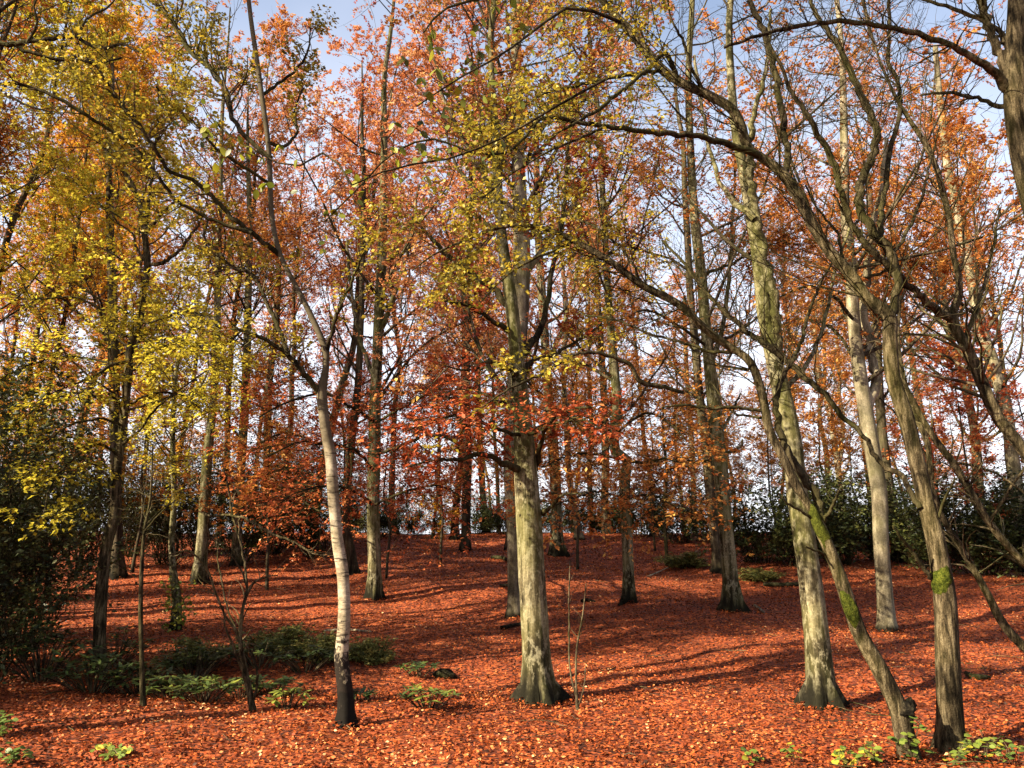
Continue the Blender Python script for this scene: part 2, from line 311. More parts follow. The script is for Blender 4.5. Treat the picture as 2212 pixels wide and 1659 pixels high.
# ------------------------------------------------------------------ ground
def build_ground():
    ys = np.concatenate([np.arange(-30, 4, 1.0), np.arange(4, 16, .1), np.arange(16, 46, .25), np.geomspace(46, 400, 24)])
    us = np.concatenate([np.linspace(-1, -.35, 14)**3*1.0, np.linspace(-.04, .04, 3)])
    xs = np.concatenate([-np.geomspace(300, 15, 14), np.arange(-14.9, 15, .16), np.geomspace(15.1, 300, 14)])
    X, Y = np.meshgrid(xs, ys); Z = h(X, Y)
    n, m = X.shape; V = np.stack([X, Y, Z], -1).reshape(-1, 3)
    i = (np.arange(n-1)[:, None]*m+np.arange(m-1)[None]).ravel()
    mb = MB(); mb.add(V, np.stack([i, i+1, i+m+1, i+m], -1)); o = mb.build('ground', M['soil']); o['kind'] = 'structure'
build_ground()

# ------------------------------------------------------------------ traced trees
def parse(s):
    return [tuple(float(q) for q in p.split(',')) for p in s.split()]
BRANCHES = 0
def traced_tree(name, label, cat, bark, trunk, limbs=(), flare=.7, lobes=5, k=16, lean=0.0, topz=None, seed=1, group=None, sub=None, Y=None, limbbark=None, twig='twig', group_only=None, sink=.25, rings=46):
    """trunk: 'u,v,w ...' in photo pixels from the foot upwards; the depth is where its foot meets the ground.
    limbs: list of (spec, depth change along it); each is hung on the nearest traced point of what is already there"""
    rng = np.random.default_rng(seed)
    tr = parse(trunk); foot = ground(tr[0][0], tr[0][1]) if Y is None else at(tr[0][0], tr[0][1], Y)
    if Y is not None: foot[2] = float(h(foot[0], foot[1]))
    Y0 = foot[1]
    pts = []
    for i, (u, v, w) in enumerate(tr):
        p = at(u, v, Y0+lean*i/max(1, len(tr)-1)); pts.append([*p, w*(.47 if v > 1000 or bark not in ('rough',) else .48)*zc(p)/FPX])
    pts[0][:3] = foot
    d0 = np.array(pts[1])-np.array(pts[0]); low = np.array(pts[0])-d0*(sink/max(.05, d0[2])); low[3] = pts[0][3]
    pts.insert(0, list(low))
    if topz is not None and pts[-1][2] < topz:                       # goes on above the picture
        a, b = np.array(pts[-2]), np.array(pts[-1]); d = unit(b[:3]-a[:3]); d = unit(d+np.array([0, 0, .6])); q = b.copy()
        n = 4; st = (topz-b[2])/max(.3, d[2])/n
        for j in range(n):
            d = unit(d+rng.normal(size=3)*.06); q = np.array([*(q[:3]+d*st), b[3]*(1-.85*(j+1)/n)+.01]); pts.append(list(q))
    path = smooth_path(pts, rings); path[:, 3] = np.maximum(path[:, 3], .004)
    root = tag(empty(name, foot), label, cat, group)
    limb_mesh(path, k, rng, flare, lobes, base=foot[2]).build('trunk', M[bark], root, foot)
    known = [(u, v, q[:3], q[3]) for (u, v, w), q in zip(tr, pts[1:])]
    batch = [path]
    for L in limbs:
        sp, dy = L[0], L[1]; lt = parse(sp); u0, v0, _ = lt[0]
        best = min(known, key=lambda a: (a[0]-u0)**2+(a[1]-v0)**2); Ys = best[2][1]
        lp = []
        for i, (u, v, w) in enumerate(lt):
            p = at(u, v, Ys+dy*(i/max(1, len(lt)-1))); lp.append([*p, w*.47*zc(p)/FPX])
        # subdivide long hops of the trunk for attaching later
        for (u, v, w), q in zip(lt, lp): known.append((u, v, np.array(q[:3]), q[3]))
        lp = np.array(lp); st = (lp[0]-lp[1]); st = st/max(1e-6, np.linalg.norm(st[:3])); head = lp[0].copy(); head[:3] += st[:3]*min(best[3]*.8, .12)
        pth = smooth_path(np.vstack([head, lp]), max(10, 5*len(lt))); pth[:, 3] = np.maximum(pth[:, 3], .0025)
        pth[1:-1, :3] += rng.normal(size=(len(pth)-2, 3))*.32*pth[1:-1, 3:4]
        limb_mesh(pth, 9 if pth[0, 3] > .02 else 6, rng, 0, rough=.07).build('limb', M[limbbark or bark], root, foot)
        batch.append(pth)
    return root, foot, path, batch, rng

def as_batch(paths, S=14):
    P = []; Rr = []
    for p in paths:
        q = smooth_path(p, S); P.append(q[:, :3]); Rr.append(np.maximum(q[:, 3], .003))
    return np.array(P), np.array(Rr)

def crown(root, foot, src, rng, mat, n1=14, n2=90, n3=500, nl=9000, minz=4.0, l1=.33, L=.075, barkm='far', up1=.55, t1=(.3, .98), l2=.5, l3=.5, tone=None, leafy=True, ang1=(35, 65), flat=.5, keep=None, l1max=5.5, extra=None, stuff=True, tilt=.45, w3=.0032, droop=.1, trop1=.10):
    """limbs, branchlets and leaves grown from the traced wood"""
    b1 = spawn(src, n1, rng, t=t1, ln=l1, lmin=.7, lmax=l1max, ang=ang1, up=up1, trop=trop1, wob=.13, S=8, rs=.34, rmin=.010, minz=foot[2]+minz) if n1 else src
    b2 = spawn(b1, n2, rng, t=(.12, 1), ln=l2, lmin=.35, lmax=2.6, up=.12, trop=.04, wob=.17, S=6, rs=.5, rmin=.006, flat=flat*.6)
    b3 = spawn(b2, n3, rng, t=(.1, 1), ln=l3, lmin=.22, lmax=1.1, up=.02, trop=.0, wob=.2, S=3, rs=.5, rmin=w3, rmax=.006, flat=flat)
    mb = MB()
    if n1: tubes(mb, *b1, k=5)
    tubes(mb, *b2, k=3); tubes(mb, *b3, k=3)
    o = mb.build('branches', M[barkm], root, foot)
    o['kind'] = 'stuff'
    if nl:
        mb = MB(); leaves(mb, b3, nl, rng, L=L, tone=tone, off=.018, keep=keep, tilt=tilt, droop=droop)
        c = mb.build('crown', M[mat], root, foot, smooth=False)
        c['kind'] = 'stuff'
    return b1, b2, b3

TREES = {}
# --- the big beech in the middle
root, foot, path, lb, rng = traced_tree('beech_tree', 'thick beech with dark vertical streaks down its lit trunk, standing mid-slope beside a thin whip', 'tree', 'beech',
    '1166,1518,68.8 1160,1440,64 1152,1300,60.8 1146,1200,59.2 1141,1100,57.6 1136,1010,52.8 1128,900,43.2 1120,812,36.8 1112,730,33.6 1100,620,28.8 1085,520,24 1075,400,20.8 1068,260,17.6 1060,100,14.4',
    [('1134,1026,20 1087,999,14 1044,982,11 987,992,8 924,996,5 880,1010,3', -1.5), ('1136,1030,16 1104,972,10 1084,959,7 1060,940,4', .6),
     ('1116,812,20 1087,792,12 1050,782,8 1010,800,5 960,790,3', -1.2), ('1125,812,18 1145,780,11 1190,770,8 1240,740,6 1300,700,4', 1.0),
     ('1100,660,18 1047,612,15 1005,580,13 964,549,11 927,509,8 890,470,5', .8), ('1120,780,20 1170,700,15 1190,600,12 1215,480,10 1225,350,8 1240,200,6', 1.4),
     ('1160,1000,14 1172,940,10 1200,900,8 1260,880,5 1330,900,3', -1.0), ('1168,1110,10 1190,1095,8 1215,1070,6 1262,1066,3', -.8),
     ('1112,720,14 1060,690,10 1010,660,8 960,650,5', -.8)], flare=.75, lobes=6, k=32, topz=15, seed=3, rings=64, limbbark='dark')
B = as_batch(lb); crown(root, foot, B, rng, 'brown', n1=26, n2=160, n3=900, nl=9000, minz=2.6, l1=.2, L=.062, t1=(.35, .98), up1=.25, tone=(.5, .25))
mb = MB(); b2 = spawn(as_batch(lb[1:]), 60, rng, ln=.4, lmin=.3, lmax=1.0, S=6, flat=.7, up=.05, rs=.4, rmin=.004); b3 = spawn(b2, 260, rng, ln=.5, lmin=.15, lmax=.5, S=4, flat=.8, up=0)
tubes(mb, *b2, k=4); tubes(mb, *b3, k=3); mb.build('branches', M['twig'], root, foot)['kind'] = 'stuff'
mb = MB(); leaves(mb, b3, 3800, rng, L=.062, tone=(.35, .22)); mb.build('crown', M['red'], root, foot, smooth=False)['kind'] = 'stuff'
TREES['main'] = (root, foot, path)

# --- silver birch
root, foot, path, lb, rng = traced_tree('birch_tree', 'white barked birch with a black peeling foot and forked stem', 'tree', 'birch',
    '748,1570,40 748,1520,38 742,1465,33 737,1415,32 742,1372,29 744,1296,27 740,1233,27 729,1170,26 723,1106,25 718,1043,26 714,985,26 703,929,24 697,879,24 694,846,25 703,805,16.8 704,762,16 693,729,15.2 667,672,13.6 640,619,12 610,562,11.2 595,515,11.2 587,467,11.2 583,370,11.2 580,317,11.2 567,217,11.2 553,117,11.2 543,50,10.4 537,0,10.4',
    [('693,852,16 667,816,14 633,779,12 610,757,10 580,736,9 545,722,8 507,709,7', -.5), ('622,765,11 593,692,10 573,646,9 550,599,9 500,576,8 473,546,7 440,509,6 448,482,4 430,440,3', .6),
     ('704,765,10 723,696,9 745,640,8 757,619,7 775,570,5 800,520,4', -.6), ('583,340,11 527,290,11 500,250,11 490,200,11 467,160,11 417,117,11 373,50,10 327,0,8', .8),
     ('600,548,13 565,520,12 520,487,12 467,433,11 417,390,10 367,370,9 333,317,9 293,260,9 240,200,8 205,140,6 140,130,5', -1.2),
     ('588,400,9 567,387,8 507,347,8 460,313,7 427,270,6 377,233,6 337,187,4', -.8), ('540,503,10 443,467,8 380,430,8 333,370,8 287,317,8 220,270,8 183,247,8 117,207,8 33,180,7 0,182,6', -1.0),
     ('567,205,8 600,180,7 640,150,6 665,110,5 670,60,3', .6), ('580,310,9 610,317,8 640,290,6 636,240,5 655,190,4', .4)],
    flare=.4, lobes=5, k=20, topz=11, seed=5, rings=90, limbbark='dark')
B = as_batch(lb[1:], 16)
b2 = spawn(B, 230, rng, ln=.3, lmin=.3, lmax=1.3, S=6, up=.1, trop=.04, rs=.45, rmin=.004); b3 = spawn(b2, 900, rng, ln=.5, lmin=.15, lmax=.6, S=4, up=.05)
mb = MB(); tubes(mb, *b2, k=4); tubes(mb, *b3, k=3); mb.build('branches', M['twig'], root, foot)['kind'] = 'stuff'
mb = MB(); leaves(mb, b3, 8000, rng, L=.046, tone=(.62, .28), W=.75, tilt=.6); mb.build('crown', M['olive'], root, foot, smooth=False)['kind'] = 'stuff'
TREES['birch'] = (root, foot, path)

# --- right foreground tree with the moss collar
root, foot, path, lb, rng = traced_tree('maple_tree', 'upright brown ridged trunk with a bright moss collar beside the brambles', 'tree', 'rough',
    '2055,1628,60 2052,1540,57 2047,1423,53 2038,1262,47 2022,1170,41 2000,1085,36 1979,992,34 1955,896,33 1928,812,31 1922,729,31 1920,682,31 1875,646,27 1835,589,26 1802,556,25 1765,503,24 1728,433,25 1692,377,24 1652,345,20 1618,322,20 1600,270,22 1585,240,22 1530,205,21 1474,180,20 1427,147,20 1387,97,19 1347,53,17 1300,0,15',
    [('1922,690,20 1935,646,20 1942,596,20 1928,550,24 1898,510,22 1858,450,20 1858,417,19 1875,360,18 1892,320,17 1882,250,15 1848,183,14 1828,133,13 1785,60,11 1758,17,9 1745,-40,7', .7),
     ('1640,340,18 1580,312,16 1475,293,14 1400,285,12 1304,273,11 1170,257,8 1137,293,7 1084,333,6 1020,330,4 960,345,2.5', -1.7),
     ('1692,377,16 1705,340,16 1695,300,15 1688,233,15 1672,150,14 1652,67,13 1618,0,11', .4),
     ('1900,512,13 1908,433,12 1922,333,11 1945,233,10 1942,187,9 1922,133,9 1922,33,7 1915,-40,5', 1.2),
     ('1938,590,16 1880,540,15 1842,489,14 1822,433,14 1800,350,14 1770,300,13 1745,250,11 1710,200,9 1690,150,7 1660,90,5', -.6),
     ('1427,150,10 1370,160,10 1304,173,9 1237,187,7 1180,200,5 1120,240,3', -1.0), ('1464,176,10 1440,118,10 1400,150,10 1350,190,9 1304,227,9 1262,255,7 1200,290,4', -1.2),
     ('2020,1256,11 1990,1220,9 1967,1186,8 1945,1160,7 1929,1136,5', -.3), ('1982,1088,14 1965,1055,13 1945,1025,13 1908,1005,12 1880,962,11 1868,946,11 1825,906,12 1775,846,13 1735,812,14 1690,770,15 1652,742,14 1618,719,12 1568,676,10 1518,622,8 1475,566,7 1430,520,5', 1.4),
     ('1922,560,10 1960,500,8 1990,430,7 2010,350,5 2030,270,3', .4), ('1530,206,9 1500,160,8 1475,90,7 1450,40,5 1440,-20,4', -.5), ('1310,272,7 1250,300,6 1180,330,5 1100,380,4 1040,430,3', -.8),
     ('1845,600,9 1822,560,8 1805,500,7 1765,450,5 1740,400,4', .5), ('2016,1150,7 2040,1080,6 2055,1050,5 2062,1030,3', -.3)],
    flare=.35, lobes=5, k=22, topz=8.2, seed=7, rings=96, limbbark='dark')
A_foot = foot
B = as_batch(lb, 18); BL = as_batch(lb[1:], 18)
def left_of(u): return lambda p: ((p[:, 0]-EYE[0])/np.maximum(.1, (p-EYE)@FW)*FPX+1106) < u
b2 = spawn(B, 430, rng, t=(.35, 1), ln=.36, lmin=.5, lmax=2.2, S=7, up=.12, trop=-.01, rs=.24, rmin=.003, rmax=.007, minz=2.2, taper=.3); b3 = spawn(b2, 2600, rng, ln=.5, lmin=.15, lmax=.6, S=4, up=.03)
mb = MB(); tubes(mb, *b2, k=4); tubes(mb, *b3, k=3); mb.build('branches', M['dark'], root, foot)['kind'] = 'stuff'
mb = MB(); leaves(mb, b3, 19000, rng, L=.044, tone=(.55, .28), W=.7, tilt=.6, keep=left_of(1450)); mb.build('crown', M['olive'], root, foot, smooth=False)['kind'] = 'stuff'
TREES['A'] = (root, foot, path)

def blob(name, mat, parent, foot, c, sx, sy, sz, seed, amp=.25, sub=3, axis=None):
    import bmesh
    bm = bmesh.new(); bmesh.ops.create_icosphere(bm, subdivisions=sub, radius=1.0); V = np.array([v.co[:] for v in bm.verts]); F = np.array([[v.index for v in f.verts] for f in bm.faces]); bm.free()
    rg = np.random.default_rng(seed); w = np.ones(len(V))
    for q in range(10):
        k = rg.normal(size=3)*(2+q*.9); w += amp/(1+q*.35)*np.sin(V@k+rg.uniform(0, 6.3))
    V = V*w[:, None]*np.array([sx, sy, sz])
    if axis is not None:
        z = unit(axis); x = unit(np.cross([0, 1.0, 0], z)); y = np.cross(z, x); V = V@np.stack([x, y, z])
    mb = MB(); mb.add(V+np.asarray(c), F); return mb.build(name, M[mat], parent, foot)
def trunk_of(root): return [c for c in root.children if c.name.startswith('trunk')][0]
def on_path(path, v):                                # point of a trunk at a given height in the photo
    u = np.array([1106+FPX*(p[0]-EYE[0])/zc(p[:3]) for p in path]); vv = np.array([829.5-FPX*np.dot(p[:3]-EYE, UPV)/zc(p[:3]) for p in path])
    i = int(np.argmin(abs(vv-v)+1e3*(path[:, 2] < -.5))); return path[i, :3], path[i, 3], unit(path[min(i+1, len(path)-1), :3]-path[max(0, i-1), :3])
c, r, ax = on_path(path, 1252); blob('moss_patch', 'moss', trunk_of(root), foot, c+np.array([-.02, -.02, 0]), r*.96, r*.96, .20, 1, .075, axis=ax)

# --- leaning tree with burl
root, foot, path, lb, rng = traced_tree('maple_tree', 'leaning mossy trunk with a black knobbly burl near its foot', 'tree', 'rough',
    '1966,1640,44 1955,1590,43 1937,1520,40 1918,1480,38 1895,1436,37 1857,1368,35 1836,1309,33 1815,1246,31 1789,1182,28 1772,1140,28 1764,1123,22 1722,1051,20 1690,985,20 1662,930,20 1652,880,20 1640,830,19 1618,779,18 1570,745,17 1525,712,17 1470,660,17 1387,616,16 1320,566,15 1237,519,13 1154,489,11 1087,490,8 1020,513,6 937,550,4 890,585,2.5',
    [('1772,1135,18 1768,1081,18 1739,1034,18 1705,984,17 1688,940,16 1676,880,14 1690,820,12 1716,770,10 1735,720,9 1760,640,7 1800,560,5', .7),
     ('1778,1128,9 1795,1100,8 1806,1075,7 1812,1060,5', -.2), ('1765,1128,6 1740,1110,6 1715,1095,5 1697,1085,4 1690,1070,3', -.2), ('1782,1195,6 1760,1190,5 1740,1180,4', -.2),
     ('1470,846,9 1420,832,10 1380,822,11 1366,795,9 1330,772,9 1295,764,8 1257,762,7 1180,802,6 1097,842,5 1040,880,4 980,920,2.5', -.6),
     ('1600,762,9 1540,760,8 1470,738,7 1400,720,6 1330,690,5 1260,680,4', .5), ('1237,519,8 1200,540,7 1150,560,6 1090,600,4 1040,650,3', -.4), ('1387,616,8 1360,560,7 1300,500,6 1240,470,5 1180,450,3', .6), ('1652,890,8 1600,880,8 1545,882,7 1480,875,6 1430,880,3', -.3), ('1655,905,7 1630,900,6 1590,895,5 1560,860,4 1540,830,2.5', .3)],
    flare=.25, k=20, seed=9, rings=96, limbbark='dark')
b2 = spawn(as_batch(lb, 18), 170, rng, t=(.4, 1), ln=.2, lmin=.3, lmax=1.2, S=6, up=.12, rs=.22, rmin=.003, rmax=.007, minz=1.8, taper=.3); b3 = spawn(b2, 700, rng, ln=.5, lmin=.15, lmax=.6, S=4, up=.03)
mb = MB(); tubes(mb, *b2, k=4); tubes(mb, *b3, k=3); mb.build('branches', M['dark'], root, foot)['kind'] = 'stuff'
mb = MB(); leaves(mb, b3, 6500, rng, L=.045, tone=(.5, .28), W=.7, tilt=.6, keep=left_of(1350)); mb.build('crown', M['olive'], root, foot, smooth=False)['kind'] = 'stuff'
for vv, sd, s in ((1306, 2, .85), (1132, 3, .9)):
    c, r, ax = on_path(path, vv); blob('moss_patch', 'moss', trunk_of(root), foot, c+np.array([-.015, -.02, 0]), r*1.06*s, r*1.06*s, .2, sd, .085, axis=ax)
c, r, ax = on_path(path, 1537); blob('burl', 'burl', trunk_of(root), foot, c+np.array([.055, -.035, 0]), .075, .07, .10, 4, .22)
TREES['B'] = (root, foot, path)

# --- beech behind the leaning tree
root, foot, path, lb, rng = traced_tree('beech_tree', 'tall grey beech with barred shadows and a black foot, crossed by the leaning trunk', 'tree', 'beech',
    '1778,1526,66 1773,1478,61 1764,1381,57 1751,1254,53 1735,1148,50 1722,1064,46 1714,979,44 1703,915,42 1688,846,40 1671,772,36 1652,679,33 1642,579,32 1632,512,30 1618,440,27 1606,367,25 1592,300,22 1580,180,18 1575,60,15',
    [('1672,775,26 1676,739,23 1678,692,22 1671,646,22 1655,572,22 1645,512,21 1630,450,20 1620,400,19 1622,333,18 1628,250,13 1650,180,11 1660,100,9 1665,20,7', -.6), ('1625,470,16 1570,420,12 1540,350,10 1520,250,8 1500,120,6', .9),
     ('1690,850,14 1740,790,11 1780,700,9 1800,600,7 1840,480,5', 1.2)], flare=.6, lobes=7, k=28, topz=16, seed=13, rings=64)
crown(root, foot, as_batch(lb), rng, 'brown', n1=22, n2=160, n3=800, nl=4200, minz=3.4, l1=.22, L=.06, t1=(.3, .98), up1=.3)
TREES['C'] = (root, foot, path)

# --- the mid slope beeches
def mid(label, bark, trunk, limbs=(), mat='orange', seed=1, topz=20, nl=18000, name='beech_tree', **kw):
    ck = {k_: kw.pop(k_) for k_ in list(kw) if k_ in ('n1', 'n2', 'n3', 'minz', 'l1', 'L', 'tone', 'up1', 'barkm', 't1', 'l1max', 'flat', 'ang1')}
    root, foot, path, lb, rng = traced_tree(name, label, 'tree', bark, trunk, limbs, topz=topz, seed=seed, **kw)
    a = dict(n1=24, n2=190, n3=1000, nl=int(nl*1.3), minz=3.2, l1=.34, L=.078, t1=(.2, .98), up1=.18, ang1=(50, 85), l1max=6.5); a.update(ck)
    crown(root, foot, as_batch(lb), rng, mat, **a)
    return root, foot, path
TREES['H'] = mid('pale lit beech half hidden behind the thick streaked beech', 'pale', '1112,1332,34 1111,1212,33 1107,1106,32 1102,1000,32 1108,880,34 1120,740,38 1127,600,40 1127,520,38 1122,420,34 1118,280,30 1115,120,24',
    [('1127,600,18 1170,540,14 1230,450,11 1290,340,8', .8), ('1124,480,18 1060,400,14 1000,300,10 950,190,7', -1)], mat='rust', seed=21, nl=15000, L=.08)
TREES['D'] = mid('smooth pale beech with mossy roots, upright behind the leaning trunk', 'pale', '1914,1362,36 1912,1296,35 1903,1170,33 1899,1064,34 1886,980,35 1872,896,33 1858,812,31 1848,729,28 1842,662,27 1835,546,25 1828,500,22 1825,367,19 1822,233,16 1818,100,12',
    [('1874,905,26 1885,840,24 1884,779,22 1872,712,20 1868,640,18 1880,540,15 1900,420,12 1915,300,9', .8)], mat='orange', seed=22, flare=.9)
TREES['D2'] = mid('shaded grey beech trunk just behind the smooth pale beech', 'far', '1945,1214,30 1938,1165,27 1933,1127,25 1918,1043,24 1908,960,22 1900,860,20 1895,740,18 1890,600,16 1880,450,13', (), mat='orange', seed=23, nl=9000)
TREES['E'] = mid('beech with spreading mossy root toes, front one of a close pair', 'beech', '1582,1318,40 1578,1254,36 1570,1170,34 1561,1064,33 1553,980,34 1548,946,34 1541,862,31 1532,779,27 1522,679,25 1515,596,24 1505,512,22 1498,440,20 1492,333,18 1488,130,14',
    [('1563,980,9 1585,972,8 1602,962,7 1604,950,5', -.2), ('1562,925,8 1572,909,7 1585,880,6 1600,850,4', .3), ('1535,790,14 1562,700,11 1575,600,9 1585,450,7 1590,300,5', .8)], mat='orange', seed=24, flare=1.0, nl=6500)
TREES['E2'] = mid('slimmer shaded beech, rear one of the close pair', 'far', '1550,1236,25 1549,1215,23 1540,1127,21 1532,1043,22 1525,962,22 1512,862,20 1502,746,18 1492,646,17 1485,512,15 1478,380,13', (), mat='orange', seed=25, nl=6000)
TREES['F'] = mid('narrow beech with one long root, standing beside the fallen pale twigs', 'beech', '1360,1300,28 1357,1233,26 1354,1148,26 1348,1064,25 1343,980,24 1337,979,24 1334,879,23 1327,796,21 1317,679,18 1310,579,16 1302,420,14 1292,240,11',
    [('1362,1262,12 1352,1290,12 1340,1308,9 1330,1316,5', -.5)], mat='orange', seed=26, nl=12000, flare=.8)
TREES['F2'] = mid('thin trunk on the crest behind the narrow beech', 'far', '1316,1152,22 1310,1127,20 1308,1000,18 1304,846,16 1298,740,14 1290,620,12 1284,480,10', (), mat='gold', seed=27, nl=6000)
TREES['G'] = mid('brown beech with wide feet, upslope behind the thick streaked beech', 'beech', '1206,1200,32 1203,1160,28 1202,1127,27 1200,1043,26 1196,980,25 1184,846,22 1175,700,20 1165,550,18 1160,400,15 1158,250,12', [('1180,800,12 1210,720,10 1240,620,8 1260,480,6', .5)], mat='rust', seed=28, nl=13000, flare=1.1, L=.085)
TREES['G2'] = mid('crooked pale trunk leaning on the crest beside the brown beech', 'pale', '1252,1166,20 1250,1150,18 1238,1085,15 1229,1022,14 1225,958,13 1222,880,12 1217,812,11 1222,700,10 1215,560,8', (), mat='gold', seed=29, nl=6000)
TREES['I'] = mid('straight beech with wide black foot, upslope from the birch', 'beech', '809,1294,33 809,1233,31 807,1148,30 807,1043,29 809,960,28 810,879,27 814,796,25 817,712,24 824,579,22 828,450,19 830,300,15 832,150,11',
    [('812,820,12 780,740,10 760,640,8 750,520,6', .5), ('817,720,12 850,640,10 880,540,8 905,400,6', -.5)], mat='rust', seed=30, nl=16000, flare=1.0, L=.08, tone=(.55, .25))
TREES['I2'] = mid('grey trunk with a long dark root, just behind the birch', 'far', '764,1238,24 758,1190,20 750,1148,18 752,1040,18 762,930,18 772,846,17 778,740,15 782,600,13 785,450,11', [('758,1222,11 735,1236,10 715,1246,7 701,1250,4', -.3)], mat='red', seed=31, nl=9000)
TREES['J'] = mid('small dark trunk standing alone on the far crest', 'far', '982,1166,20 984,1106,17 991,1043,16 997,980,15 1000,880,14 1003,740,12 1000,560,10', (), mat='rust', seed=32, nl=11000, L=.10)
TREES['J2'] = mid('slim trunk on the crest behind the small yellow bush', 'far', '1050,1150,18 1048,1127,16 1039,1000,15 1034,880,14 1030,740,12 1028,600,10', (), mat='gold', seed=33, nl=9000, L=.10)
TREES['O'] = mid('beech with pale spreading foot behind the thin mossy stem', 'beech', '429,1260,32 433,1212,29 439,1148,27 443,1085,26 447,1001,22 453,940,20 460,879,18 467,779,17 470,650,15 474,500,12 478,330,9', (), mat='orange', seed=34, nl=12000, flare=.9)
TREES['O2'] = mid('shaded trunk behind the slim brown tree, near the dark holly', 'far', '255,1248,30 253,1170,25 251,1090,24 249,1000,23 247,912,22 247,812,24 244,700,22 240,560,18 236,400,14', (), mat='gold', seed=35, nl=12000)
TREES['P'] = mid('grey beech with dark foot beside a low mossy stump', 'beech', '513,1222,25 513,1148,21 517,1064,20 524,960,20 530,846,20 533,779,19 536,650,16 540,480,12', (), mat='orange', seed=36, nl=11000, flare=1.1)
TREES['P2'] = mid('slim far trunk in the bright gap behind the birch fork', 'far', '572,1160,19 576,1000,17 580,862,17 585,790,16 593,746,15 600,640,13 606,500,10', (), mat='orange', seed=37, nl=8000)
TREES['T'] = mid('tall mottled pale beech rising beside the slanting stems', 'pale', '2214,1232,30 2203,1127,29 2192,1026,28 2182,946,27 2168,862,28 2142,779,28 2115,696,25 2102,612,24 2085,530,22 2065,433,20 2048,367,18 2035,260,15 2020,100,11', (), mat='orange', seed=38, nl=14000)
TREES['W'] = mid('thin reddish trunk in the bright gap above the hedge', 'far', '1502,1150,13 1500,1127,12 1498,1043,12 1494,958,12 1488,879,11 1482,779,10 1478,640,8', (), mat='orange', seed=39, nl=6000)
TREES['V1'] = mid('double stemmed pale trunk rising out of the hedge', 'pale', '1816,1150,15 1812,1026,14 1800,940,14 1790,880,13 1768,812,12 1762,740,11 1755,620,9', [('1812,1020,11 1820,930,10 1812,820,9 1808,720,7', .4)], mat='orange', seed=40, nl=8000)
TREES['V2'] = mid('ivy clad trunk behind the hedge with a straight top', 'far', '2118,1150,24 2112,1030,22 2105,930,20 2085,840,17 2062,760,15 2046,690,14 2030,560,12', (), mat='orange', seed=41, nl=9000)

# --- stems slanting in from the edge of the picture
root, foot, path, lb, rng = traced_tree('maple_tree', 'forked slanting stem crossing in front of the mottled pale beech', 'tree', 'rough',
    '2330,1330,30 2290,1160,28 2250,1050,27 2212,972,26 2158,906,25 2118,819,25 2082,739,23 2055,692,22 2072,640,16 2072,600,14 2058,546,13 2053,483,13 2038,417,13 2018,350,12 1988,293,11 1958,250,9 1930,200,7 1900,130,5',
    [('2055,692,18 2002,652,17 1948,602,15 1908,562,13 1868,522,11 1830,470,8 1800,420,5', -.8), ('2082,739,10 2120,640,9 2140,560,8 2160,450,6', .5)], flare=.3, Y=8.0, k=14, topz=9, seed=51)
b2 = spawn(as_batch(lb, 16), 110, rng, t=(.35, 1), ln=.22, lmin=.3, lmax=1.3, S=6, up=.15, rs=.35, rmin=.0035); b3 = spawn(b2, 420, rng, ln=.5, lmin=.15, lmax=.6, S=4)
mb = MB(); tubes(mb, *b2, k=4); tubes(mb, *b3, k=3); mb.build('branches', M['twig'], root, foot)['kind'] = 'stuff'
root, foot, path, lb, rng = traced_tree('maple_tree', 'low curved stem sweeping up beside the upright mossy trunk', 'tree', 'rough',
    '2300,1490,24 2260,1440,23 2212,1398,20 2169,1351,19 2131,1279,16 2093,1212,15 2051,1144,14 2028,1100,13 2010,1040,13 2004,960,13 1968,879,13 1952,819,12 1940,740,9 1945,640,6',
    [('2008,1000,6 1985,960,6 1950,910,5 1900,860,3', .3)], flare=.3, k=12, seed=52)
b2 = spawn(as_batch(lb), 50, rng, t=(.3, 1), ln=.2, lmin=.25, lmax=.9, S=5, up=.1, rs=.35, rmin=.003)
mb = MB(); tubes(mb, *b2, k=3); mb.build('branches', M['twig'], root, foot)['kind'] = 'stuff'
root, foot, path, lb, rng = traced_tree('maple_tree', 'dark slanting stem with bare side twigs above the low curved stem', 'tree', 'rough',
    '2330,1330,20 2270,1270,18 2212,1216,17 2169,1170,17 2136,1127,17 2085,1043,17 2060,1001,16 2026,958,14 1990,900,12 1960,840,9 1930,780,6',
    [('2136,1127,7 2180,1060,6 2212,1010,5', -.3), ('2060,1001,7 2120,1010,6 2180,1040,5 2230,1080,4', -.3)], flare=.3, k=12, seed=53, Y=9.5)
b2 = spawn(as_batch(lb), 40, rng, t=(.3, 1), ln=.2, lmin=.25, lmax=.9, S=5, up=.1, rs=.35, rmin=.003)
mb = MB(); tubes(mb, *b2, k=3); mb.build('branches', M['twig'], root, foot)['kind'] = 'stuff'
root, foot, path, lb, rng = traced_tree('oak_tree', 'stout trunk leaning in at the corner with a long dark arching bough', 'tree', 'rough',
    '2430,1750,62 2380,1300,58 2310,800,52 2240,480,42 2214,380,42 2199,300,42 2192,200,46 2194,100,43 2200,0,42 2204,-80,40',
    [('2185,195,25 2135,143,18 2075,110,15 1992,77,13 1908,57,11 1808,47,10 1725,55,9 1642,77,8 1565,103,6', -.6), ('2182,170,18 2152,100,18 2125,27,17 2112,-30,15', .2), ('2190,240,12 2130,220,9 2060,200,7 1990,205,5', .5), ('2195,150,14 2150,60,10 2060,20,8 1960,-10,6', .3)], flare=.4, Y=5.6, k=20, seed=54, topz=7)
b2 = spawn(as_batch(lb[1:], 16), 90, rng, t=(.2, 1), ln=.25, lmin=.25, lmax=1.0, S=6, up=.1, rs=.35, rmin=.003); b3 = spawn(b2, 300, rng, ln=.5, lmin=.15, lmax=.5, S=4)
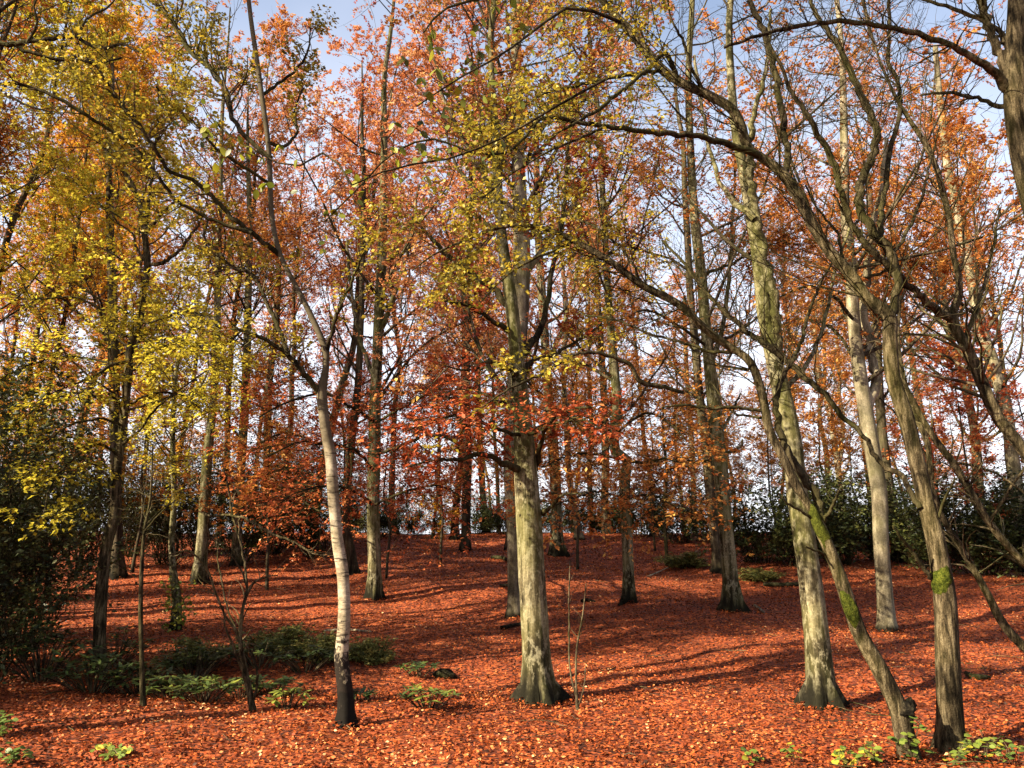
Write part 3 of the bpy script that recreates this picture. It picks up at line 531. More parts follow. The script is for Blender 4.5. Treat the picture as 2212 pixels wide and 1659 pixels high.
mb = MB(); tubes(mb, *b2, k=4); tubes(mb, *b3, k=3); mb.build('branches', M['dark'], root, foot)['kind'] = 'stuff'

root, foot, path, lb, rng = traced_tree('oak_tree', 'bare limbs reaching in at the upper corner above the yellow leaves', 'tree', 'dark',
    '-200,1900,44 -180,1300,42 -160,700,38 -140,250,32 -128,110,28 -120,-60,24',
    [('-125,110,14 0,97,11 80,87,9 167,80,9 195,98,8 220,104,8 265,97,6 300,112,4', -.5), ('-128,115,12 27,97,10 80,118,9 130,130,8 170,120,7 210,135,6 262,125,4', .3), ('-138,240,10 0,202,6 60,228,5 117,245,3', 0), ('-125,60,10 0,20,8 40,-5,6 80,-40,4', .2), ('167,80,6 190,40,5 240,10,4 260,-30,3', .2), ('60,90,6 80,50,5 75,10,4 90,-30,3', -.2)], flare=.3, Y=7.6, k=12, seed=55, topz=7.2)
b2 = spawn(as_batch(lb[1:], 16), 110, rng, t=(.2, 1), ln=.3, lmin=.25, lmax=.9, S=6, up=.1, rs=.3, rmin=.0025, rmax=.006); b3 = spawn(b2, 420, rng, ln=.5, lmin=.15, lmax=.5, S=4, rmin=.0018)
mb = MB(); tubes(mb, *b2, k=3); tubes(mb, *b3, k=3); mb.build('branches', M['dark'], root, foot)['kind'] = 'stuff'

# --- slim trees on the other side
root0, foot0, path0, lb, rng = root, foot, path, lb, rng = traced_tree('maple_tree', 'slim brown tree with yellow leaves standing in the rhododendrons', 'tree', 'rough',
    '218,1462,27 215,1381,27 220,1275,26 228,1190,24 245,1119,22 251,1051,18 258,980,18 268,900,18 277,812,18 283,746,18 300,696,17 310,629,15 318,579,15 313,512,13 307,467,11 287,400,9 260,360,7 233,333,6 205,290,4',
    [('320,577,9 360,562,8 387,542,7 417,502,6 433,479,4 445,440,2.5', -.6), ('311,559,7 293,532,6 290,510,5 253,479,4 230,440,2.5', .6), ('283,732,7 227,692,6 207,662,6 157,642,5 100,645,4 33,646,3', -1.0), ('314,505,9 327,400,8 333,333,6 345,250,5 340,180,3', .6), ('320,500,8 333,480,7 383,430,5 420,390,3', -.8),
     ('280,780,8 240,790,7 200,815,6 160,830,4 110,850,2.5', -1.2), ('262,960,7 300,930,6 340,880,5 400,840,3', -.8), ('300,700,7 350,690,6 400,670,5 460,690,3', -.9), ('250,1060,7 225,1020,6 205,1000,4 180,960,3', -.4)], flare=.35, k=16, seed=61, topz=None, rings=60, limbbark='rough')
crown(root, foot, as_batch(lb), rng, 'yellow', n1=60, n2=260, n3=1700, nl=13500, minz=1.9, l1=.36, L=.062, t1=(.25, 1), up1=.05, barkm='twig', tone=(.6, .25), l1max=2.4, ang1=(45, 85))
TREES['L'] = (root0, foot0, path0)
root, foot, path, lb, rng = traced_tree('sapling', 'thin dark sapling pole standing at the front of the rhododendrons', 'tree', 'dark',
    '309,1526,13 308,1480,12 306,1423,10 304,1317,10 306,1233,9 312,1148,7 325,1077,6 328,1022,4 330,960,3', [('312,1148,4 345,1110,3 380,1080,2', -.3), ('326,1075,4 290,1060,3 262,1070,2', .3), ('328,1020,3 370,1000,2.5 420,990,2', -.3)], flare=.3, k=10, seed=62)
b2 = spawn(as_batch(lb), 46, rng, t=(.6, 1), ln=.4, lmin=.4, lmax=1.3, S=8, up=.0, trop=-.07, wob=.22, rs=.3, rmin=.0018, flat=.4); b3 = spawn(b2, 120, rng, ln=.4, lmin=.15, lmax=.4, S=4)
mb = MB(); tubes(mb, *b2, k=3); tubes(mb, *b3, k=3); mb.build('branches', M['twig'], root, foot)['kind'] = 'stuff'
root, foot, path, lb, rng = traced_tree('maple_tree', 'slender mossy stem with ivy leaves at its foot', 'tree', 'beech',
    '378,1362,24 380,1340,23 382,1296,21 374,1233,17 371,1178,15 376,1085,13 373,979,12 377,846,10 387,772,8 403,729,6 420,690,5 430,620,4', [('377,880,6 420,850,5 450,800,4 445,750,3', -.4), ('374,960,5 400,930,4 440,900,4 470,850,3', -.3)], flare=.3, k=12, seed=63)
crown(root, foot, as_batch(lb), rng, 'yellow', n1=40, n2=140, n3=900, nl=6500, minz=2.2, l1=.28, L=.07, t1=(.35, 1), up1=.05, barkm='twig', tone=(.6, .25), l1max=2.6, ang1=(45, 85))
mb = MB(); iv = np.array([on_path(path, v)[0] for v in np.linspace(1355, 1270, 8)]); rr = np.full(8, .17)
p_ = iv[R.integers(0, 8, 260)]+R.normal(size=(260, 3))*np.array([.11, .11, .07]); bt = (np.stack([p_, p_+R.normal(size=p_.shape)*.05], 1), np.full((260, 2), .002))
leaves(mb, bt, 420, R, L=.07, W=.9, tilt=1.0, tone=(.85, .15)); mb.build('ivy', M['bramble'], trunk_of(root), foot, smooth=False)['kind'] = 'stuff'
# --- hazel like many stemmed shrub
root, foot, path, lb, rng = traced_tree('hazel_shrub', 'bare shrub of thin splayed stems among the rhododendrons', 'shrub', 'rough',
    '546,1537,15 540,1500,15 529,1444,13 519,1381,10 521,1338,9 532,1288,7 549,1258,6 575,1246,4 600,1243,2.5',
    [('536,1480,9 524,1423,8 507,1360,6 486,1330,5 464,1275,5 448,1233,5 430,1208,4 405,1190,4 363,1199,3', -.4), ('532,1290,6 532,1233,6 519,1170,5 498,1094,5 494,1056,4 480,1000,3', .3), ('540,1505,8 520,1440,7 505,1400,6 486,1350,4 482,1310,3', -.3),
     ('544,1520,7 556,1470,6 548,1420,5 530,1390,4', -.2), ('514,1370,5 490,1310,4 480,1260,4 470,1200,3 478,1140,2', .2), ('535,1278,4 520,1230,4 490,1190,3 460,1150,2', -.2),
     ('517,1150,5 519,1117,5 545,1127,6 583,1151,6 633,1170,5 676,1195,4 720,1200,2', -.4), ('519,1117,5 490,1112,6 460,1115,5 430,1105,3', .3)], flare=.2, k=10, seed=64, rings=40)
b2 = spawn(as_batch(lb), 80, rng, t=(.4, 1), ln=.3, lmin=.2, lmax=.8, S=5, up=.05, rs=.5, rmin=.0025)
mb = MB(); tubes(mb, *b2, k=3); mb.build('branches', M['twig'], root, foot)['kind'] = 'stuff'
# --- little whip beside the thick beech
root, foot, path, lb, rng = traced_tree('sapling', 'thin twin stemmed whip beside the thick streaked beech', 'sapling', 'twig',
    '1248,1534,9 1245,1486,6 1246,1402,5 1259,1326,3.5 1266,1260,2.5', [('1247,1510,5 1234,1465,4.5 1229,1360,4 1231,1212,2.5', .2), ('1249,1528,4 1262,1480,3 1265,1440,2', -.1)], flare=.2, k=8, seed=65)
b2 = spawn(as_batch(lb), 14, rng, t=(.4, 1), ln=.18, lmin=.1, lmax=.35, S=4, up=.2, rs=.5, rmin=.002)
mb = MB(); tubes(mb, *b2, k=3); mb.build('branches', M['twig'], root, foot)['kind'] = 'stuff'

# --- low copper sprays: young beeches under the tall ones
def understory(name, label, trunk, mat, seed, nl, minz=1.0, L=.075, flat=.9, n1=20, l1=1.0, l1max=3.2, tone=(.5, .25), Y=None):
    root, foot, path, lb, rng = traced_tree(name, label, 'tree', 'dark', trunk, (), flare=.3, k=10, seed=seed, Y=Y)
    crown(root, foot, as_batch(lb), rng, mat, n1=n1, n2=150, n3=900, nl=nl, minz=minz, l1=l1, L=L, t1=(.3, 1), up1=.0, barkm='dark', tone=tone, l1max=l1max, ang1=(65, 98), flat=flat, droop=.0, tilt=.35, trop1=-.01)
def sprays(key, mat, seed, specs, nl, tone=(.5, .22), L=.075, n2=30, n3=200, lmax=1.7):
    root, foot, path = TREES[key]; rng = np.random.default_rng(seed); paths = []
    for sp, v0, dy in specs:
        c, r, ax = on_path(path, v0); lt = parse(sp); Yc = c[1]; lp = [[*c, r*.4]]
        for i, (u, v, w) in enumerate(lt):
            p = at(u, v, Yc+dy*(i+1)/len(lt)); lp.append([*p, w*.44*zc(p)/FPX])
        lp[0][3] = lp[1][3]*1.15; pth = smooth_path(np.array(lp), 26); pth[1:-1, :3] += rng.normal(size=(24, 3))*.4*pth[1:-1, 3:4]
        limb_mesh(pth, 7, rng, 0, rough=.07).build('limb', M['dark'], root, foot); paths.append(pth)
    B = as_batch(paths); b2 = spawn(B, n2*len(specs), rng, t=(.2, 1), ln=.42, lmin=.4, lmax=lmax, ang=(40, 75), up=.0, trop=-.01, wob=.14, S=6, rs=.4, rmin=.004, flat=.95)
    b3 = spawn(b2, n3*len(specs), rng, t=(.15, 1), ln=.5, lmin=.2, lmax=.6, up=.0, trop=-.01, wob=.15, S=3, rs=.5, rmin=.0025, flat=.97)
    mb = MB(); tubes(mb, *b2, k=3); tubes(mb, *b3, k=3); mb.build('branches', M['dark'], root, foot)['kind'] = 'stuff'
    mb = MB(); leaves(mb, b3, nl*len(specs), rng, L=L, tone=tone, off=.012, tilt=.3, droop=.12); mb.build('crown', M[mat], root, foot, smooth=False)['kind'] = 'stuff'
sprays('I', 'red', 701, [('770,975,8 715,960,7 650,955,5 580,985,3', 1010, -6.5), ('760,1060,7 700,1050,6 640,1065,4 600,1090,3', 1090, -6.0), ('870,960,8 930,940,6 990,960,5 1040,1010,3', 1000, -6), ('760,880,8 700,850,7 620,870,5 560,900,3', 930, -6.5), ('880,1060,6 950,1050,5 1010,1080,3', 1100, -6), ('870,880,7 930,850,6 1000,870,4', 900, -6)], 1600, (.66, .2), L=.078)
sprays('P', 'red', 702, [('560,1030,6 620,1010,5 690,1030,3', 1064, -7.5), ('480,1030,6 440,1020,5 400,1050,3', 1070, -4), ('570,1090,5 640,1080,4 700,1110,3', 1110, -8), ('560,960,6 610,935,5 670,950,3', 990, -7)], 1500, (.66, .2))
sprays('F', 'orange', 703, [('1290,910,7 1220,890,6 1150,930,4', 940, -6), ('1390,895,6 1440,910,5 1480,950,3', 940, -5.5), ('1300,1062,5 1240,1075,4 1180,1100,3', 1075, -5), ('1400,1068,5 1440,1085,4 1480,1100,3', 1075, -5.5), ('1280,980,6 1230,985,5 1170,1010,3', 1000, -5.5), ('1390,1000,6 1440,990,5 1490,1010,3', 1010, -5)], 1700, (.5, .25), L=.08)
sprays('L', 'yellow', 707, [('225,905,6 160,915,5 95,960,4 45,1030,3', 930, -1.2), ('230,850,6 160,850,5 80,880,4 20,930,3', 880, -.6), ('330,760,6 390,740,5 450,760,4 500,800,3', 800, -1.2), ('215,960,6 150,1000,5 110,1050,4 95,1110,3', 985, -1.5), ('330,850,5 380,850,4 430,880,3', 870, -.8), ('220,780,6 140,770,5 60,790,4 0,820,3', 800, .5)], 900, (.62, .22), L=.062, lmax=1.1)
sprays('main', 'red', 704, [('1080,930,9 1010,900,7 940,905,5 880,930,3', 960, -1.8), ('1190,920,8 1250,905,6 1310,930,4', 950, -1.5), ('1080,870,8 1020,840,6 950,850,4', 880, 1.0)], 800, (.45, .22), L=.062)
sprays('D', 'orange', 705, [('1800,640,8 1740,620,7 1670,650,4', 680, -2), ('1900,590,7 1960,560,6 2020,590,4', 620, 1.5), ('1780,700,7 1720,690,5 1660,720,3', 760, 1)], 1500, (.6, .22), L=.085)
sprays('E', 'orange', 706, [('1480,1000,6 1440,1020,5 1400,1060,3', 1000, 2), ('1460,700,7 1400,670,6 1340,690,4', 740, -2), ('1600,560,7 1660,520,6 1730,530,4', 600, 2)], 1200, (.55, .22), L=.085)
understory('young_beech', 'young beech with orange tiers at the bright gap by the hedge', '1440,1190,9 1436,1110,8 1440,1020,7 1432,920,5 1436,840,4', 'orange', 75, 7000, minz=1.0, Y=27, tone=(.6, .2), L=.11, l1max=4)
understory('young_maple', 'small golden bush tree on the far crest', '935,1155,8 938,1120,7 945,1080,5 950,1050,3', 'gold', 76, 3000, minz=.4, Y=36, l1max=3, L=.12)

# ------------------------------------------------------------------ far trees: a few kinds, copied
def proto(seed, mat, H, nl, r0=.20, minz=6, L=.10):
    rng = np.random.default_rng(seed); root = empty('beech_tree', (0, 0, 0)); foot = np.zeros(3)
    n = 12; z = np.linspace(-.3, H, n); xy = np.cumsum(rng.normal(size=(n, 2))*.13, 0); xy -= xy[1]
    path = smooth_path(np.column_stack([xy, z, r0*(1-.92*np.linspace(0, 1, n)**1.2)]), 30)
    limb_mesh(path, 9, rng, .6, 5, base=0.0).build('trunk', M['far'], root, foot)
    crown(root, foot, as_batch([path]), rng, mat, n1=36, n2=320, n3=2000, nl=int(nl*1.25), minz=minz, l1=.28, L=L, t1=(.3, .98), up1=.45, l1max=6)
    return root
def set_mat(o, part, mat):
    for ch in o.children:
        if ch.name.split('.')[0] == part: ch.material_slots[0].link = 'OBJECT'; ch.material_slots[0].material = M[mat]
PR = [proto(101, 'orange', 23, 34000, .17, 6, .095), proto(102, 'rust', 27, 38000, .19, 7, .098), proto(103, 'gold', 20, 28000, .13, 4.5, .092), proto(104, 'orange', 25, 25000, .17, 8, .095), proto(105, 'orange', 24, 3500, .2, 9, .12)]
used = [0]*len(PR)   # the last kind is nearly bare
def place(i, x, y, s, rz, mat, label, group):
    o = PR[i] if not used[i] else copy_tree(PR[i]); used[i] = 1
    o.location = (x, y, float(h(x, y))-.05); o.rotation_euler = (R.normal()*.055, R.normal()*.055, rz); g = s*R.uniform(.7, 1.2); o.scale = (g, g, s)
    set_mat(o, 'crown', mat); tag(o, label, 'tree', group); return o
rf = np.random.default_rng(77)
FAR = [  # photo column, distance, kind, size, leaf colour
    (40, 30, 0, 1.0, 'gold'), (120, 24, 2, 1.05, 'gold'), (180, 36, 1, 1.0, 'orange'), (300, 31, 2, 1.1, 'gold'), (390, 40, 3, 1.05, 'orange'), (500, 33, 0, 1.0, 'orange'),
    (640, 44, 3, 1.0, 'rust'), (690, 34, 1, 1.0, 'rust'), (860, 42, 1, 1.0, 'rust'), (1080, 46, 3, 1.05, 'rust'), (1010, 32, 1, .95, 'rust'), (1165, 54, 0, 1.1, 'orange'),
    (1270, 44, 3, 1.0, 'gold'), (1400, 50, 3, 1.0, 'orange'), (1700, 38, 3, .95, 'orange'), (1760, 56, 1, 1.0, 'brown'),
    (1850, 44, 0, 1.0, 'orange'), (1990, 36, 3, 1.0, 'orange'), (2080, 46, 1, 1.0, 'orange'), (2150, 32, 0, 1.0, 'orange'), (2330, 28, 0, 1.0, 'brown'), (-60, 22, 2, 1.1, 'yellow'), (-140, 32, 0, 1.0, 'gold'), (2400, 38, 1, 1, 'orange'), (560, 56, 1, 1.0, 'orange'), (250, 52, 1, 1.0, 'orange')]
lab = {'gold': 'far slim tree with golden leaves beyond the crest of the slope', 'yellow': 'far slim tree with yellow leaves behind the dark holly', 'orange': 'far slim beech with orange leaves beyond the crest of the slope',
       'rust': 'far slim beech with pinkish rust leaves beyond the crest of the slope', 'brown': 'far slim tree with brown orange leaves behind the hedge'}
LM = [(30, 'the edge holly'), (250, 'the slim brown tree'), (376, 'the mossy stem'), (435, 'the pale footed beech'), (515, 'the stump beech'), (720, 'the birch'), (808, 'the straight beech'), (985, 'the lone crest trunk'), (1140, 'the thick beech'), (1203, 'the brown beech'), (1350, 'the narrow beech'), (1560, 'the close pair'), (1735, 'the barred beech'), (1900, 'the smooth pale beech'), (2010, 'the upright mossy trunk'), (2180, 'the mottled beech')]
def between(u):
    if u < LM[0][0]: return 'past the edge holly'
    if u > LM[-1][0]: return 'past the mottled beech'
    k = max(q for q in range(len(LM)-1) if LM[q][0] <= u); return 'between %s and %s' % (LM[k][1], LM[k+1][1])
taken = {}
def own_label(head, u, Y):                           # one label each: where it shows, then nearer or farther
    t = '%s %s' % (head, between(u)); k = taken.get(t, 0); taken[t] = k+1
    return t if k == 0 else t+(', standing farther back', ', the faintest there', ', half hidden')[min(k-1, 2)]
kindname = {'gold': 'far golden tree', 'yellow': 'far yellow tree', 'orange': 'far orange beech', 'rust': 'far pinkish beech', 'brown': 'far brown tree'}
FAR += [(470, 62, 3, 1.0, 'orange'), (780, 66, 0, 1.0, 'rust'), (960, 70, 3, 1.0, 'gold'), (1060, 62, 2, 1.0, 'gold'), (1230, 66, 0, 1.0, 'orange'), (1330, 60, 2, 1.0, 'brown'), (1460, 66, 0, 1.0, 'orange'), (1560, 62, 2, 1.0, 'brown'), (1650, 70, 0, 1.0, 'orange'), (1930, 62, 2, 1.0, 'gold'), (340, 66, 0, 1.0, 'orange'), (90, 50, 1, 1.0, 'orange'), (-20, 40, 0, 1.0, 'orange')]
for u, Y, i, s, mt in sorted(FAR, key=lambda q: q[1]):
    place(i, (u-1106)/FPX*Y*1.03, Y, s, rf.uniform(0, 6.28), mt, own_label(kindname[mt], u, Y), 'far trees on the crest')
# neighbours of the same wood beside and behind the photographer, whose shadows streak the slope
for x, y, i, s in [(-10.5, 4.2, 4, 1.0), (-10.2, 9.3, 4, 1.0), (-8, .6, 4, 1.0), (-21, 5, 3, .9), (-30, 8, 3, 1.0), (-15, -6.5, 3, .9), (-11.3, 12, 4, .9), (-13, 15, 4, 1.0), (-14, 17.5, 4, .8), (-16, 19, 4, 1.0), (-18.2, 22, 4, .9), (-14.5, 7, 4, 1.0), (-17, 12, 4, 1.1), (-14.2, 7.6, 2, .75), (-5.5, -1.5, 3, .85), (-9.2, 9.8, 4, .7), (-10.2, 10.8, 4, .8), (-12, 13.6, 4, .7), (-13.2, 16.4, 4, .8), (-15.5, 14, 4, .9), (-17, 20.5, 4, .7), (-8.9, 8.4, 4, .6), (-11.5, 6.4, 4, .8), (-20, 16, 4, 1.0)]:
    place(i, x, y, s, rf.uniform(0, 6.28), 'orange', 'beech of the same wood standing outside the picture, upsun of the slope', 'beeches outside the picture')

# young beeches with tiered sprays under the tall ones
def proto_young(seed, H, nl):
    rng = np.random.default_rng(seed); root = empty('young_beech', (0, 0, 0)); foot = np.zeros(3); n = 8
    z = np.linspace(-.2, H, n); xy = np.cumsum(rng.normal(size=(n, 2))*.10, 0); xy -= xy[0]
    path = smooth_path(np.column_stack([xy, z, .055*(1-.9*np.linspace(0, 1, n))]), 16); limb_mesh(path, 7, rng, .3, 4, base=0.0).build('trunk', M['far'], root, foot)
    crown(root, foot, as_batch([path]), rng, 'orange', n1=40, n2=200, n3=1300, nl=nl, minz=1.6, l1=.42, L=.095, t1=(.2, .98), up1=.12, l1max=3.4, ang1=(50, 85), flat=.85, droop=.02, tilt=.35, trop1=.0, tone=(.55, .22))
    return root
YP = [proto_young(151, 8.5, 12000), proto_young(152, 7.0, 11000)]; yu = [0, 0]
for u, Y, i, s, mt, lb_ in [(60, 24, 0, 1.0, 'gold', 'young tree with golden tiers above the dim holly'), (200, 28, 1, 1.1, 'orange', 'young beech with orange tiers behind the slim brown tree'), (330, 24, 1, 1.0, 'gold', 'young golden tree behind the slender mossy stem'), (420, 30, 0, 1.0, 'orange', 'young beech with orange tiers above the crest hollies'),
        (610, 22, 1, .95, 'orange', 'young beech with orange tiers seen through the birch fork'), (760, 30, 0, .9, 'red', 'young beech with red tiers behind the straight beech'), (850, 24, 1, .85, 'red', 'young beech with red tiers beside the straight beech'), (960, 27, 1, .95, 'red', 'young beech with red tiers before the lone crest trunk'),
        (1090, 33, 0, 1.0, 'gold', 'young golden beech behind the pale hidden trunk'), (1240, 26, 1, 1.0, 'orange', 'young beech with orange tiers beside the crooked pale trunk'), (1400, 31, 0, .9, 'orange', 'young beech with orange tiers between narrow beech and close pair'), (1660, 30, 0, 1.0, 'brown', 'young beech with brown tiers behind the barred grey beech'),
        (1770, 34, 1, 1.2, 'orange', 'young beech with orange tiers above the double stemmed trunk'), (1960, 31, 0, 1.0, 'orange', 'young beech with orange tiers above the hedge beyond the upright trunk'), (2060, 26, 1, 1.1, 'red', 'young beech with red tiers above the low curved stem'), (2190, 28, 0, 1.0, 'red', 'young beech with red tiers above the hedge at the picture edge')]:
    yi = i
    o = YP[i] if not yu[i] else copy_tree(YP[i]); yu[i] = 1; x = (u-1106)/FPX*Y*1.03
    o.location = (x, Y, float(h(x, Y))-.05); o.rotation_euler = (0, 0, rf.uniform(0, 6.28)); o.scale = (s, s, s); set_mat(o, 'crown', mt); tag(o, lb_, 'tree')

for u, Y, i, s, mt in [(460, 44, 0, .8, 'brown'), (640, 46, 1, .9, 'orange'), (800, 48, 0, .7, 'brown'), (890, 46, 1, .8, 'orange'), (1000, 50, 0, .7, 'gold'), (1130, 48, 1, .8, 'brown'), (1290, 47, 0, .75, 'gold'), (1370, 45, 1, .8, 'orange'), (1480, 46, 0, .8, 'brown'), (1590, 42, 1, .8, 'orange'), (1660, 44, 0, .9, 'orange'), (1830, 40, 1, 1.0, 'brown'), (2010, 42, 0, 1.0, 'orange'), (140, 38, 0, 1.0, 'orange'), (10, 34, 1, 1.1, 'gold')]:
    o = copy_tree(YP[i]); x = (u-1106)/FPX*Y*1.03; o.location = (x, Y, float(h(x, Y))-.3); o.rotation_euler = (0, 0, rf.uniform(0, 6.28)); o.scale = (s*1.2, s*1.2, s); set_mat(o, 'crown', mt)
    tag(o, own_label({'brown': 'low brown brush', 'orange': 'low orange brush', 'gold': 'low golden brush'}[mt], u, Y), 'tree', 'brush beyond the crest')

# ------------------------------------------------------------------ evergreen shrubs
def shrub(name, mat, rx, ry, hz, nst, nt, nl, seed, L, W=.5, bark='dark', tone=None, tilt=.7):
    """a shrub at the origin: stems (part) and foliage (part)"""
    rng = np.random.default_rng(seed); root = empty(name, (0, 0, 0))
    a = rng.uniform(0, 6.28, nst); q = np.sqrt(rng.random(nst)); e = np.stack([q*np.cos(a)*rx*.8, q*np.sin(a)*ry*.8, hz*np.sqrt(np.maximum(.08, 1-q*q*.75))*rng.uniform(.35, 1.1, nst)], -1)
    st = e*np.array([.25, .25, 0])[None]-np.array([0, 0, .08]); S = 7; t = np.linspace(0, 1, S)[None, :, None]
    P = st[:, None]*(1-t)+e[:, None]*t; P[..., :2] += (e-st)[:, None, :2]*(t*(1-t))*-.5; P[:, 1:] += rng.normal(size=(nst, S-1, 3))*.03*hz
    b1 = (P, np.linspace(.014, .004, S)[None]*np.ones((nst, 1)))
    b2 = spawn(b1, nt, rng, t=(.2, 1), ln=.5, lmin=.12*hz, lmax=.6*hz, S=4, up=.15, rs=.5, rmin=.003)
    mb = MB(); tubes(mb, *b1, k=4); tubes(mb, *b2, k=3); mb.build('stems', M[bark], root)['kind'] = 'stuff'
    mb = MB(); leaves(mb, b2, nl, rng, L=L, W=W, tilt=tilt, off=.03, tone=tone, keep=lambda p: p[:, 2] > .02); mb.build('foliage', M[mat], root, smooth=False)['kind'] = 'stuff'
    return root
SH = {'holly': shrub('holly_tree', 'holly', 1.6, 1.5, 4.4, 46, 700, 8500, 201, .085, .55), 'hedge': shrub('evergreen_shrub', 'evergreen', 2.1, 1.6, 2.7, 44, 600, 6500, 202, .11, .55), 'low': shrub('evergreen_shrub', 'evergreen', 1.2, .9, .75, 50, 500, 4200, 203, .085, .5)}
shu = set()
def put(kind, name, u, v, Y, s, label, cat='shrub', group=None, sz=None, mat=None):
    o = SH[kind] if kind not in shu else copy_tree(SH[kind]); shu.add(kind); o.name = name
    if Y is None: p = ground(u, v)
    else: p = np.array([(u-1106)/FPX*Y*1.03, Y, 0])
    o.location = (p[0], p[1], float(h(p[0], p[1]))-.03); o.rotation_euler = (0, 0, R.uniform(0, 6.28)); o.scale = (s, s, s if sz is None else sz)
    if mat: set_mat(o, 'foliage', mat)
    return tag(o, label, cat, group)
for x, y, sz_ in ((-9.5, 7.5, 1.25), (-7.2, 1.0, 1.0)):
    o = SH['holly'] if 'holly' not in shu else copy_tree(SH['holly']); shu.add('holly'); o.location = (x, y, float(h(x, y))-.03); o.scale = (sz_,)*3; tag(o, 'holly standing outside the picture, shading the near leaf litter', 'holly', 'hollies outside the picture')
put('holly', 'holly_tree', 30, 0, 10.5, 1.0, 'dark holly mass at the picture edge beside the rhododendrons', 'holly')
put('holly', 'holly_tree', 130, 0, 13.0, 1.0, 'dark holly filling the shade behind the slim brown tree', 'holly')
put('holly', 'holly_tree', -80, 0, 13.5, 1.25, 'taller dark holly rising behind the edge holly', 'holly')
put('holly', 'holly_tree', 60, 0, 19.0, 1.2, 'dim holly farther back under the golden trees', 'holly')
put('holly', 'holly_tree', 330, 0, 29.0, 1.15, 'dark holly on the crest behind the pale spreading foot', 'holly')
put('holly', 'holly_tree', 470, 0, 31.0, 1.1, 'dark holly on the crest behind the mossy stump', 'holly')
put('holly', 'holly_tree', 610, 0, 31.0, 1.15, 'dark holly on the crest behind the birch', 'holly')
put('holly', 'holly_tree', 700, 0, 30.0, 1.0, 'shorter dark holly beside the straight beech', 'holly')
put('holly', 'holly_tree', 400, 0, 27.0, 1.1, 'dark holly between the pale spreading foot and the crest', 'holly')
put('holly', 'holly_tree', 545, 0, 29.0, 1.2, 'broad dark holly behind the low mossy stump', 'holly')
put('holly', 'holly_tree', 660, 0, 33.0, 1.3, 'tall dim holly in the gap behind the birch', 'holly')
put('holly', 'holly_tree', 770, 0, 36.0, 1.0, 'dark holly on the crest behind the straight beech', 'holly')
put('holly', 'holly_tree', 230, 0, 25.0, 1.2, 'dark holly behind the shaded trunk and slim brown tree', 'holly')
put('hedge', 'evergreen_shrub', 835, 0, 38.0, .8, 'dark rounded shrub on the crest beside the straight beech', mat='holly')
put('hedge', 'evergreen_shrub', 1030, 0, 42.0, .85, 'dim green shrub on the crest behind the lone small trunk')
put('hedge', 'evergreen_shrub', 1250, 0, 41.0, .9, 'green shrub on the crest behind the crooked pale trunk')
put('hedge', 'evergreen_shrub', 1320, 0, 40.0, .9, 'green shrub on the crest behind the narrow beech')
put('hedge', 'evergreen_shrub', 880, 0, 40.0, .75, 'low dark shrub on the far crest by the straight beech', mat='holly')
put('hedge', 'evergreen_shrub', 1090, 0, 41.0, .8, 'green shrub on the crest behind the thick streaked beech')
put('hedge', 'evergreen_shrub', 1180, 0, 44.0, .8, 'dim green shrub on the crest behind the brown beech')
for j, (u, Y, s) in enumerate([(1380, 38, 1.0), (1450, 34, .95), (1520, 36, 1.05), (1610, 27, 1.0), (1690, 26, 1.05), (1780, 27, 1.15), (1870, 28, 1.1), (1970, 26, 1.15), (2070, 25, 1.1), (2170, 24, 1.15), (2280, 23, 1.2), (1740, 33, 1.2), (1920, 34, 1.2), (2110, 32, 1.15)]):
    put('hedge', 'evergreen_shrub', u, 0, Y, s, own_label('green hedge shrub', u, Y), group='hedge shrubs along the slope')
for u, Y, s in [(790, 40, .55), (910, 41, .5), (960, 43, .6), (1060, 43, .55), (1130, 42, .6), (1215, 43, .6), (1285, 42, .6), (1345, 42, .65), (1410, 42, .7), (590, 37, .8), (350, 36, .9)]:
    put('hedge', 'evergreen_shrub', u, 0, Y, s, own_label('low crest shrub', u, Y), group='low shrubs along the crest', mat='evergreen')
put('low', 'evergreen_shrub', 1480, 1225, None, 1.2, 'low spreading evergreen trailing out before the hedge', sz=.65)
put('low', 'evergreen_shrub', 1640, 1255, None, 1.0, 'low patch of ivy green growth behind the root toes', sz=.5)
put('low', 'evergreen_shrub', 610, 1410, None, .8, 'low evergreen mound behind the hazel stems', sz=.55)
put('low', 'evergreen_shrub', 690, 1425, None, .7, 'low evergreen mound touching the birch trunk', sz=.5)
put('low', 'evergreen_shrub', 800, 1430, None, .6, 'low dark evergreen sprawling past the birch', sz=.5)
put('low', 'evergreen_shrub', 420, 1440, None, .6, 'low evergreen patch in front of the mossy stem', sz=.55)

# rhododendrons: whorls of long leaves; the largest leaves are pieces of their own
def leaf_piece(mat, L, W, seg=4, bend=.12, fold=.12):
    mb = MB(); t = np.linspace(0, 1, seg+1); wv = np.sin(np.pi*np.clip(t*.92+.06, 0, 1))**.8*W*.5; z = -bend*L*t*t
    V = []
    for tt, w_, zz in zip(t, wv, z): V += [(-w_, tt*L, zz+fold*w_), (0, tt*L, zz), (w_, tt*L, zz+fold*w_)]
    F = []
    for i in range(seg): F += [(3*i, 3*i+1, 3*i+4, 3*i+3), (3*i+1, 3*i+2, 3*i+5, 3*i+4)]
    mb.add(V, F, np.full(len(V), .5)); o = mb.build('leaf', M[mat]); me = o.data; bpy.data.objects.remove(o); return me
def leaf_meshes(mat, L, W, tones):
    out = []
    for t in tones:
        me = leaf_piece(mat, L, W); me.attributes['tone'].data.foreach_set('value', np.full(len(me.vertices), t, np.float32)); out.append(me)
    return out
RL = leaf_meshes('rhodo', .125, .040, (.3, .55, .75, .95))
